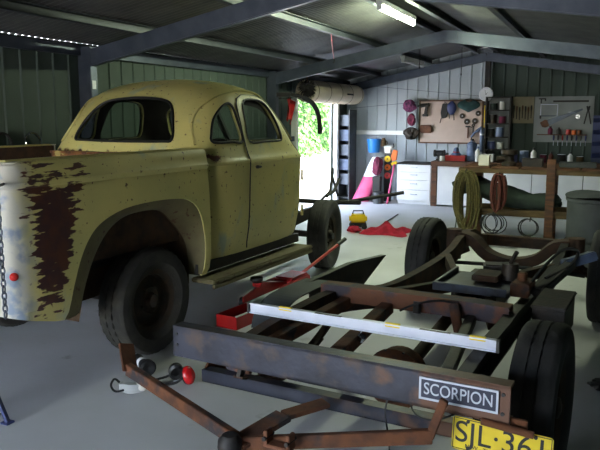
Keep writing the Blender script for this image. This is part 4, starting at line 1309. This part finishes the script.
MB().lathe([(.06, .048), (.066, .055), (.05, .075), (.046, .072)], 18, cap=False).build('red_band', M['red'], t, smooth=True)
t = thing('canister', 'tall blue grey ribbed canister on the bench right of the red case', 'canister', (-2.23, 12.80, ZB))
MB().lathe([(.001, 0), (.085, 0), (.09, .01), (.09, .09), (.085, .10), (.09, .11), (.09, .20), (.085, .21), (.09, .22), (.09, .30), (.06, .34), (.03, .35), (.03, .37), (.001, .37)], 20, cap=False).build('body', M['grey_blue'], t, smooth=True)
MB().cyl((0, 0, .37), (0, 0, .40), .034, n=12).build('cap', M['ink'], t)
jar(-2.10, 12.66, ZB, .045, .27, 'offwhite', 'slim pale bottle beside the tall blue grey canister', 'grey_blue')
tin(-2.72, 12.60, ZB, .045, .09, 'offwhite', 'small white pot at the front left of the timber bench', 'pot', 'offwhite', 'pot')
tin(-2.73, 12.95, ZB, .05, .13, 'grease', 'dark tin behind the small white pot')
carton(-1.92, 12.66, ZB, (.20, .16, .14), 'offwhite', 'white plastic tub on the bench below the clock', 'tub', 'plastic_tub')
for i, (x, y, kind, r, h, m, lab) in enumerate([
        (-1.62, 12.85, 'j', .05, .24, 'dark_steel', 'black bottle on the bench below the tan board'),
        (-1.48, 12.72, 't', .07, .16, 'navy', 'dark blue tin on the bench below the tan board'),
        (-1.32, 12.86, 't', .08, .20, 'grey_blue', 'large grey blue tin at the back of the bench'),
        (-1.15, 12.74, 'j', .05, .26, 'offwhite', 'white bottle on the bench left of the grey board'),
        (-1.00, 12.88, 't', .06, .14, 'maroon', 'maroon tin on the bench below the grey shadow board'),
        (-.86, 12.72, 'j', .04, .20, 'strap', 'red brown bottle in the middle of the bench'),
        (-.70, 12.86, 't', .07, .15, 'dark_steel', 'black tin on the bench below the red tins'),
        (-.55, 12.72, 'j', .045, .20, 'white', 'short white bottle with black cap on the bench'),
        (-.40, 12.86, 't', .06, .12, 'timber_old', 'tan tin on the bench below the bolt cutters')]):
    (jar if kind == 'j' else tin)(x, y, ZB, r, h, m, lab)

# ------------------------------------------------------------------ back left corner goods
t = thing('wall_bucket', 'blue plastic bucket hanging on the back wall', 'bucket', (-4.12, 12.90, .93))
MB().lathe([(.001, 0), (.10, 0), (.105, .01), (.135, .24), (.145, .245), (.145, .26), (.128, .26), (.095, .02), (.001, .02)], 24, cap=False).build('tub', M['blue'], t, smooth=True)
MB().tube([Vector((.14 * math.cos(a), .02 + .09 * math.sin(a) * 1.3, .25 + .05 * math.sin(a))) for a in [PI * i / 14 for i in range(15)]], .005, 6).build('handle', M['silver'], t, smooth=True)
t = thing('plastic_jug', 'beige plastic jug hanging right of the blue bucket', 'jug', (-3.94, 12.94, 1.05))
MB().lathe([(.001, 0), (.045, 0), (.05, .10), (.03, .14), (.03, .16), (.001, .16)], 14, cap=False).build('body', M['timber_old'], t, smooth=True)
MB().tube([(.048, 0, .10), (.075, 0, .09), (.075, 0, .04), (.048, 0, .03)], .007, 6).build('handle', M['timber_old'], t, smooth=True)
t = thing('play_sled', 'pink and white plastic sled standing against the back wall', 'sled', (-4.22, 12.60, 0), R(8))
def sledf(s, w):
    a = s * 2 * PI
    ww = .17 * (1 - .12 * w)
    return Vector((math.copysign(abs(math.cos(a)) ** .6, math.cos(a)) * ww - .06 + .16 * w, .10 * math.sin(a) + .24 * w, .01 + .46 * w))
MB().grid(sledf, 28, 10, True).build('lower_shell', M['pink'], t, smooth=True)
MB().grid(lambda s, w: sledf(s, 1) + Vector((.12 * w, .06 * w, .38 * w)) * 1 + Vector((-math.cos(s * 2 * PI) * .05 * w, 0, .02 * math.sin(w * PI))), 28, 10, True).build('upper_shell', M['white'], t, smooth=True)
lump('maroon_bundle', 'maroon patterned cloth bundle draped right of the pink sled', 'cloth', (-3.95, 12.60, .69), (.09, .08, .18), 'maroon', 5)
carton(-3.95, 12.60, 0, (.14, .14, .49), 'dark_steel', 'tall black crate under the maroon cloth bundle', 'crate', 'tall_crate')
t = thing('disc_rack', 'black upright rack with yellow, orange and red discs', 'rack', (-3.80, 12.80, 0))
MB().b2((-.07, -.03, .0), (.07, .03, .93)).build('post', M['ink'], t, bevel=.006)
for z, m in ((.82, 'yellow'), (.66, 'orange'), (.50, 'red')):
    d = MB().lathe([(.001, .022), (.03, .022), (.034, .016), (.056, .016), (.06, .010), (.06, 0), (.001, 0)], 20, Matrix.Translation((0, -.031, z)) @ Matrix.Rotation(PI / 2, 4, 'X'), cap=False).build('disc', M[m], t, smooth=True, ang=30)
    MB().cyl((0, -.052, z), (0, -.058, z), .014, n=10).build('knob', M['ink'], d)
t = thing('winch_head', 'pale grey winch head sitting on the black disc rack', 'winch', (-3.80, 12.80, .93))
MB().b2((-.06, -.05, 0), (.06, .05, .10)).cyl((-.08, 0, .10), (.08, 0, .10), .04, n=14).build('body', M['offwhite'], t, bevel=.008)
MB().tube([(.08, 0, .10), (.11, 0, .12), (.11, -.05, .18)], .008, 6).build('crank', M['dark_steel'], t)
t = thing('broom', 'pink handled broom with yellow head leaning beside the drawers', 'broom', (-3.69, 12.40, 0))
MB().cyl((0, 0, 0), (.03, .34, .72), .018, n=10).build('handle', M['pink'], t, smooth=True)
MB().bar((-.03, .34, .72), (.08, .36, .76), .05, .06).build('head', M['yellow'], t, bevel=.008)
o = MB().prism([(-.05, 0), (.06, .02), (.09, .20), (-.02, .22), (-.07, .10)], lambda p, q, d: (.02 + p * .8, .345 + d, .78 + q), -.02, .03).build('bristles', M['orange'], t, bevel=.006)
tin(-3.86, 12.42, 0, .10, .22, 'grey_plastic', 'dark grey bin on the floor below the colour disc rack', 'bin', 'ink', 'small_bin')
t = thing('meter_box', 'pale grey electrical box on the wall in the far left corner', 'box', (-4.67, 13.06, 1.28))
MB().b2((-.06, -.04, -.10), (.08, .055, .10)).build('case', M['white_metal'], t, bevel=.004)
MB().b2((-.04, -.046, -.08), (.06, -.041, .08)).build('cover', M['offwhite'], t, bevel=.002)
t = thing('tray_rack', 'grey rack of stacked trays between the side doorway and the corner', 'rack', (-4.62, 12.72, 0))
for x in (-.12, .12):
    MB().b2((x - .012, -.20, 0), (x + .012, .20, 1.75)).build('side', M['grey_plastic'], t)
for i in range(5):
    MB().b2((-.107, -.19, .32 + i * .28), (.107, .19, .53 + i * .28)).build('tray', M['grey_blue' if i % 2 else 'steel'], t, bevel=.006)
MB().b2((-.107, -.19, .05), (.107, .19, .08)).build('base_shelf', M['grey_plastic'], t)
# shaggy bundle on the rolled curtain, red rag and bent rubber strip by the second column
t = thing('brush_head', 'dark shaggy broom head hanging beside the rolled up door curtain', 'brush', (-4.36, 10.16, 2.07))
b = MB()
r_ = random.Random(4)
for i in range(420):
    d = Vector((r_.gauss(0, 1), r_.gauss(0, 1), r_.gauss(0, 1))).normalized()
    p = Vector((d.x * .07, d.y * .12, d.z * .07))
    e = p + Vector((d.x * .08, d.y * .10, d.z * .11 - .03))
    s_ = d.orthogonal().normalized() * .008
    b.add([p - s_, p + s_, e], [(0, 1, 2)])
o = b.build('bristles', M['bristle'], t)
o['kind'] = 'stuff'
MB().grid(lambda s, w: Vector((.09 * math.cos(s * 2 * PI) * math.sin(w * PI * .98 + .01), .15 * math.cos(w * PI * .98 + .01), .07 * math.sin(s * 2 * PI) * math.sin(w * PI * .98 + .01))), 16, 10, True).build('core', M['bristle'], t, smooth=True)
MB().cyl((0, 0, .05), (0, -.02, .30), .012, n=8).build('handle', M['timber'], t)
t = thing('red_rag', 'bright red rag hanging on the column behind the truck cab', 'rag', (-4.50, 9.86, 1.74))
def ragf(s, w):
    return Vector((.03 * math.sin(s * 9 + w * 3), -.14 + .30 * s * (1 - .45 * w), .14 - .34 * w + .04 * math.sin(s * 5)))
MB().grid(ragf, 12, 10).build('cloth', M['red'], t, smooth=True)
MB().bar((-.105, -.22, .15), (-.02, -.20, .15), .014, .014).bar((-.02, -.20, .15), (.02, .18, .15), .014, .014).build('peg', M['dark_steel'], t)
t = thing('rubber_strip', 'thick black bent rubber hose drooping beside the side doorway', 'hose', (-4.26, 9.66, 1.89))
MB().tube(smooth_poly([(-.14, -.06, .06), (-.02, .0, .04), (.02, .22, -.01), (.04, .42, -.08), (.05, .57, -.20), (.05, .66, -.38), (.05, .68, -.54)], 6, False), [.028] * 10 + [.038] * 27, 10).build('hose', M['black'], t, smooth=True)
MB().b2((-.345, -.10, .03), (-.12, -.02, .09)).build('bracket', M['dark_steel'], t)

# rings resting on the girt of the left wall
for y, m, lab in ((4.42, 'black', 'black headlight ring propped on the left wall rail'), (4.75, 'chrome', 'chrome headlight ring propped on the left wall rail')):
    t = thing('headlight_ring', lab, 'ring', (XL + .055, y, 1.30), 0, 'headlight rings on the wall rail')
    MB().tube([Vector((-.01 + .03 * (1 - math.sin(a)) * .5, .085 * math.cos(a), .098 + .085 * math.sin(a))) for a in [2 * PI * i / 28 for i in range(28)]], .011, 8, True).build('ring', M[m], t, smooth=True)
    MB().box((.018, 0, .011), (.02, .03, .014)).build('clip', M[m], t, bevel=.003)
carton(XL + .05, 4.97, 1.30, (.04, .09, .07), 'offwhite', 'small white carton on the left wall rail beside the rings')

# ================================================================== timber stand behind the chassis
st = thing('timber_stand', 'rough timber work stand draped with ropes behind the chassis', 'stand', (-1.1, 8.82, 0))
MB().b2((-.58, -.06, .93), (1.50, .04, .99)).build('top_beam', M['timber_old'], st, bevel=.006)
MB().b2((-.58, .50, .93), (1.50, .58, .99)).build('top_beam', M['timber_old'], st, bevel=.006)
for i in range(6):
    MB().b2((-.52 + i * .345, -.07, .99), (-.52 + i * .345 + .32, .60, 1.01)).build('plank', M['timber'], st, bevel=.003)
for x, h in ((-.42, .93), (.52, 1.10), (1.40, .93)):
    MB().b2((x - .05, -.06, 0), (x + .05, .03, h if h < 1 else .93)).build('post', M['timber'], st, bevel=.006)
    MB().b2((x - .05, .50, 0), (x + .05, .58, .93)).build('post', M['timber'], st, bevel=.006)
MB().b2((.47, -.09, .80), (.57, -.062, 1.12)).build('upright_cleat', M['timber'], st, bevel=.004)
MB().b2((-.40, -.03, .40), (1.40, .04, .48)).build('lower_rail', M['timber_old'], st, bevel=.006)
MB().b2((-.40, .50, .40), (1.40, .56, .48)).build('lower_rail', M['timber_old'], st, bevel=.006)

def loops(name, label, cat, loc, n, a, b_, drop, r, m, seed, spread=.04):
    t = thing(name, label, cat, loc)
    r_ = random.Random(seed)
    pts = []
    for k in range(n):
        ox, oy = r_.uniform(-spread, spread), r_.uniform(-.03, .03) - .012 * (k % 4)
        aa, bb = a * r_.uniform(.6, 1.1), b_ * r_.uniform(.75, 1.05)
        for i in range(18):
            th = 2 * PI * i / 18 + PI / 2
            pts.append(Vector((ox + aa * math.cos(th), oy - .02 * math.sin(th), -bb + bb * math.sin(th))))
    MB().tube(pts, r, 6).build('coil', M[m], t, smooth=True)
    MB().tube([(0, .09, -.02), (0, -.02, .02), (0, -.08, -.02)], .008, 6).build('hook', M['dark_steel'], t)
    return t
loops('rope_coil', 'yellow green rope coil hanging on the left post of the timber stand', 'rope', (-1.56, 8.655, .96), 12, .11, .42, 0, .012, 'rope', 11, .06)
loops('strap_coil', 'red brown strap coil hanging right of the yellow green rope', 'strap', (-1.16, 8.655, .93), 8, .07, .225, 0, .016, 'strap', 12, .04)
loops('cable_coil', 'thin black cable coil hanging from the lower rail of the stand', 'cable', (-1.22, 8.69, .44), 6, .13, .13, 0, .006, 'cable', 13, .05)
loops('jumper_lead', 'single loop of black lead dangling under the right of the stand', 'cable', (-.78, 8.69, .40), 3, .12, .11, 0, .007, 'cable', 14, .04)

# dark green canvas slung through the stand
cv = thing('canvas_bundle', 'dark green canvas bundle slung across the timber stand', 'canvas', (-1.1, 8.98, .48))
def cvf(s, w):
    x = -.66 + 1.28 * s
    a = w * 2 * PI
    zc = .20 - .17 * s + .05 * math.sin(s * 7)
    rr = .13 * (1 - .5 * abs(2 * s - 1) ** 3) + .02 * math.sin(s * 17 + 3 * a)
    return Vector((x + .03 * math.sin(a * 2 + s * 9), .10 * math.cos(a), max(.0, zc + .05 + rr * math.sin(a))))
MB().grid(lambda w, s: cvf(s, w), 20, 26, True).build('canvas', M['canvas'], cv, smooth=True)
MB().tube(smooth_poly([(-.62, -.02, .22), (-.64, -.04, .05), (-.62, -.05, -.2), (-.66, -.03, -.40)], 4, False), .008, 6).build('tie_cord', M['grey_plastic'], cv, smooth=True)

carton(-1.40, 8.98, 1.01, (.13, .12, .13), 'offwhite', 'white plastic tub on the left end of the timber stand', 'tub', 'plastic_tub')
t = thing('carburettor', 'dark greasy carburettor standing on the timber stand', 'carburettor', (-1.10, 9.0, 1.01))
MB().lathe([(.001, 0), (.09, 0), (.09, .04), (.06, .06), (.06, .13), (.10, .15), (.10, .20), (.001, .21)], 18, cap=False).build('body', M['grease'], t, smooth=True, ang=30)
MB().cyl((-.05, 0, .09), (-.15, -.03, .09), .03, n=12).build('inlet', M['grease'], t, smooth=True)
carton(-.82, 9.05, 1.01, (.24, .20, .10), 'dark_steel', 'black metal box on the stand beside the greasy carburettor', 'box', 'metal_box')
carton(-.30, 9.10, 1.01, (.42, .24, .06), 'grey_plastic', 'flat dark tray on the right end of the timber stand', 'tray', 'parts_tray')
# big grey bin
t = thing('storage_drum', 'large dark grey plastic drum beside the stand at the right', 'drum', (.0, 7.9, 0))
MB().lathe([(.001, 0), (.30, 0), (.31, .02), (.33, .30), (.325, .32), (.34, .34), (.345, .74), (.36, .75), (.36, .78), (.33, .78), (.32, .05), (.001, .05)], 32, cap=False).build('body', M['grey_plastic'], t, smooth=True, ang=30)
def lidf(s, w):
    a = s * 2 * PI
    return Vector((.37 * w * math.cos(a), .37 * w * math.sin(a), .80 + .04 * (1 - w ** 4) + .015 * math.sin(a * 3) * w))
MB().grid(lambda s, w: lidf(s, w), 32, 8, True).build('cover_sheet', M['grey_plastic'], t, smooth=True)

# ================================================================== trolley jack and red case under the truck's side
t = thing('trolley_jack', 'red trolley jack on the floor between the truck and the chassis', 'jack', (-2.60, 5.45, 0), R(-6))
for x in (-.11, .11):
    MB().prism([(-.42, .05), (-.42, .10), (-.10, .17), (.34, .17), (.36, .06)], lambda p, q, d: (d, p, q), x - .012, x + .012).build('side_frame', M['red'], t, bevel=.004)
MB().b2((-.10, .05, .10), (.10, .36, .19)).build('power_unit', M['red'], t, bevel=.015)
MB().bar((0, .05, .13), (0, -.38, .22), .09, .05).build('lift_arm', M['red'], t, bevel=.006)
MB().lathe([(.001, .03), (.045, .03), (.055, .045), (.055, .02), (.03, 0), (.001, 0)], 16, Matrix.Translation((0, -.38, .235)), cap=False).build('saddle', M['dark_steel'], t, smooth=True)
for x in (-.14, .14):
    MB().cyl((x - .02, -.38, .045), (x + .02, -.38, .045), .045, n=16).build('wheel', M['dark_steel'], t, smooth=True)
    MB().cyl((x - .015, .30, .03), (x + .015, .30, .03), .03, n=14).build('castor', M['dark_steel'], t, smooth=True)
MB().cyl((0, .34, .15), (.14, 1.02, .40), .016, n=10).build('handle', M['red'], t, smooth=True)
MB().cyl((.118, .91, .36), (.142, 1.03, .403), .021, n=10).build('grip', M['ink'], t, smooth=True)
t = thing('tool_tray', 'long red metal tray with pale edge, on the floor behind the rear beam', 'tray', (-2.58, 4.72, 0), R(-8))
MB().b2((-.10, -.22, 0), (.10, .22, .01)).b2((-.10, -.22, 0), (-.09, .22, .10)).b2((.09, -.22, 0), (.10, .22, .10)).b2((-.10, -.22, 0), (.10, -.21, .10)).b2((-.10, .21, 0), (.10, .22, .10)).build('tray', M['red'], t)
MB().b2((.088, -.222, .10), (.104, .222, .108)).build('edge_strip', M['offwhite'], t)['label'] = 'pale edge strip'

# ================================================================== things on the floor
t = thing('earmuffs', 'black earmuffs with red shells lying on the floor by the tow bar', 'earmuffs', (-2.34, 3.42, 0), R(20))
def cup(c, rot, shell):
    mx = Matrix.Translation(c) @ Euler(rot).to_matrix().to_4x4()
    o = MB().lathe([(.001, .035), (.030, .030), (.045, .012), (.047, 0), (.001, 0)], 20, mx @ Matrix.Scale(1.25, 4, (0, 1, 0)), cap=False).build('ear_cup', M[shell], t, smooth=True)
    MB().lathe([(.018, -.022), (.034, -.026), (.046, -.014), (.046, 0), (.018, 0)], 20, mx @ Matrix.Scale(1.25, 4, (0, 1, 0)), cap=False).build('cushion', M['ink'], o, smooth=True)
cup((.075, -.02, .055), (R(70), 0, R(60)), 'red_plastic')
cup((-.015, .03, .06), (R(-75), 0, R(20)), 'ink')
MB().tube(smooth_poly([(-.02, .05, .08), (-.06, .03, .03), (-.14, -.02, .015), (-.10, -.08, .012), (.0, -.07, .02), (.06, -.05, .06)], 5, False), .008, 6).build('headband', M['ink'], t, smooth=True)
t = thing('hand_torch', 'black hand torch with a white band lying behind the tow bar elbow', 'torch', (-2.66, 3.50, 0), R(-35))
MB().lathe([(.001, 0), (.030, 0), (.032, .02), (.032, .14), (.050, .18), (.052, .22), (.040, .225), (.001, .215)], 18, Matrix.Translation((-.10, 0, .052)) @ Matrix.Rotation(PI / 2, 4, 'Y'), cap=False).build('body', M['ink'], t, smooth=True, ang=35)
MB().lathe([(.0325, 0), (.0335, .004), (.0335, .036), (.0325, .04)], 18, Matrix.Translation((-.02, 0, .052)) @ Matrix.Rotation(PI / 2, 4, 'Y'), cap=False).build('white_band', M['white'], t, smooth=True)
t = thing('safety_goggles', 'clear safety goggles with dark strap on the bare floor, nearest the truck wheel', 'goggles', (-2.50, 3.165, 0), R(15))
b = MB()
b.grid(lambda s, w: Vector((-.08 + .16 * s, -.045 * math.sin(s * PI) + .02, .005 + .055 * w * (1 - .3 * abs(math.cos(s * PI)) ** 4) + .0)), 22, 6)
b.grid(lambda s, w: Vector((-.08 + .16 * s, -.045 * math.sin(s * PI) + .023 + .045 * w, .058 * (1 - .3 * abs(math.cos(s * PI)) ** 4))), 22, 4)
b.build('lens', M['foam'], t, smooth=True)
MB().grid(lambda s, w: Vector((.055 + .04 * math.cos(s * 2 * PI) * math.sin(w * PI * .96 + .06), .03 + .035 * math.sin(s * 2 * PI) * math.sin(w * PI * .96 + .06), .035 - .032 * math.cos(w * PI * .96 + .06))), 16, 8, True).build('side_vent', M['offwhite'], t, smooth=True)
MB().tube(smooth_poly([(-.08, .03, .05), (-.12, .05, .06), (-.13, .02, .03), (-.08, -.02, .012), (.0, .0, .03), (.05, .01, .04)], 5, False), .007, 6).build('strap', M['ink'], t, smooth=True)
t = thing('crumpled_cloth', 'crumpled crimson cloth dropped on the far floor', 'cloth', (-2.76, 9.30, 0))
def clothf(s, w):
    x, y = (s - .5) * .62, (w - .5) * .55
    e = max(0, 1 - (2 * abs(s - .5)) ** 3) * max(0, 1 - (2 * abs(w - .5)) ** 3)
    return Vector((x * (1 + .12 * math.sin(w * 9)), y * (1 + .15 * math.sin(s * 8)), .003 + e * (.085 + .05 * math.sin(s * 13 + 3 * w) + .03 * math.sin(w * 19 - s * 5))))
MB().grid(clothf, 28, 24).build('cloth', M['red_cloth'], t, smooth=True)
t = lump('cloth_fold', 'small dark pink fold of cloth beside the crimson cloth', 'cloth', (-3.20, 9.16, .045), (.09, .09, .045), 'red_cloth', 21)
t = thing('air_pump', 'yellow topped portable pump with black base on the far floor', 'pump', (-3.26, 9.50, 0), R(20))
MB().b2((-.13, -.10, .09), (.13, .10, .21)).build('cover', M['yellow'], t, bevel=.03)
MB().b2((-.12, -.09, .03), (.12, .09, .09)).build('base', M['ink'], t, bevel=.008)
for x in (-.09, .09):
    MB().cyl((x, -.11, .04), (x, -.085, .04), .04, n=14).build('wheel', M['ink'], t, smooth=True)
    MB().cyl((x, .085, .04), (x, .11, .04), .04, n=14).build('wheel', M['ink'], t, smooth=True)
MB().tube([(-.08, 0, .20), (-.07, 0, .26), (.07, 0, .26), (.08, 0, .20)], .010, 8).build('handle', M['ink'], t, smooth=True)
t = thing('steel_rod', 'thin dark rod lying on the floor before the drawers', 'rod', (-3.07, 10.65, 0), R(4))
MB().cyl((0, -.42, .012), (0, .42, .012), .010, n=8).build('shaft', M['dark_steel'], t, smooth=True)
MB().cyl((0, -.44, .012), (0, -.38, .012), .012, n=8).build('grip', M['ink'], t)
t = thing('axle_stand', 'black steel axle stand just entering the frame at left', 'stand', (-2.97, 2.52, 0))
for k in range(3):
    a = R(20 + k * 120)
    MB().bar((.03 * math.cos(a), .03 * math.sin(a), .30), (.13 * math.cos(a), .13 * math.sin(a), .01), .028, .016, (0, 0, 1)).box((.13 * math.cos(a), .13 * math.sin(a), .005), (.05, .05, .01)).build('leg', M['navy'], t)
MB().cyl((0, 0, .22), (0, 0, .40), .028, n=12).build('column', M['ink'], t, smooth=True)
MB().b2((-.05, -.025, .40), (.05, .025, .42)).b2((-.05, -.025, .42), (-.035, .025, .45)).b2((.035, -.025, .42), (.05, .025, .45)).build('saddle', M['ink'], t)
t = lump('black_rag', 'crumpled black rag on the dark floor at the far right', 'rag', (.09, 4.36, .03), (.09, .07, .03), 'ink', 31)

# chain hanging at the tail of the truck
MB().cyl((.79, -1.19, 1.285), (.856, -1.285, 1.285), .008, n=8).build('tailgate_hook', M['dark_steel'], ute)
chn = thing('steel_chain', 'steel chain hanging down past the truck tail', 'chain', (0, 0, 0))
chn.location = Matrix.Translation(UO) @ Matrix.Rotation(UA, 4, 'Z') @ Vector((.852, -1.28, 1.27))
chn.rotation_euler = (0, 0, UA)
lm = MB().tube([Vector((.011 * math.cos(a), 0, .021 * math.sin(a))) for a in [2 * PI * i / 14 for i in range(14)]], .0045, 6, True).mesh('link', M['steel'], smooth=True)
for i in range(20):
    o = link('link', lm, chn)
    o.location = (0, 0, -.018 - i * .033)
    o.rotation_euler = (0, 0, R(90) * (i % 2) + R(20))

# cords hanging from the roof
t = thing('hanging_cord', 'red cord with a hook slung from the roof near the lit tube', 'cord', (0, 0, 0))
a, e = Vector((-3.06, 7.85, zr(-3.06) - .08)), Vector((-3.62, 9.40, zr(-3.62) - .12))
MB().tube([a, a.lerp(e, .5) + Vector((0, 0, -.03)), e], .007, 6).build('cord', M['red'], t, smooth=True)
MB().tube([e + Vector(p) for p in ((0, 0, .01), (0, .02, -.02), (0, .01, -.06), (0, -.02, -.06))], .008, 6).build('hook', M['dark_steel'], t, smooth=True)
for x, y, L, lab in ((-2.86, 11.3, .28, 'thin dark string hanging from the roof left of the ridge'), (-2.30, 11.9, .48, 'thin dark pull string hanging beneath the ridge')):
    t = thing('pull_string', lab, 'string', (x, y, zr(x)))
    MB().tube([(0, 0, 0), (.006, 0, -L * .5), (0, 0, -L)], .005, 5).build('string', M['cable'], t)
    MB().cyl((0, 0, -L - .04), (0, 0, -L), .012, .006, n=8).build('toggle', M['cable'], t)
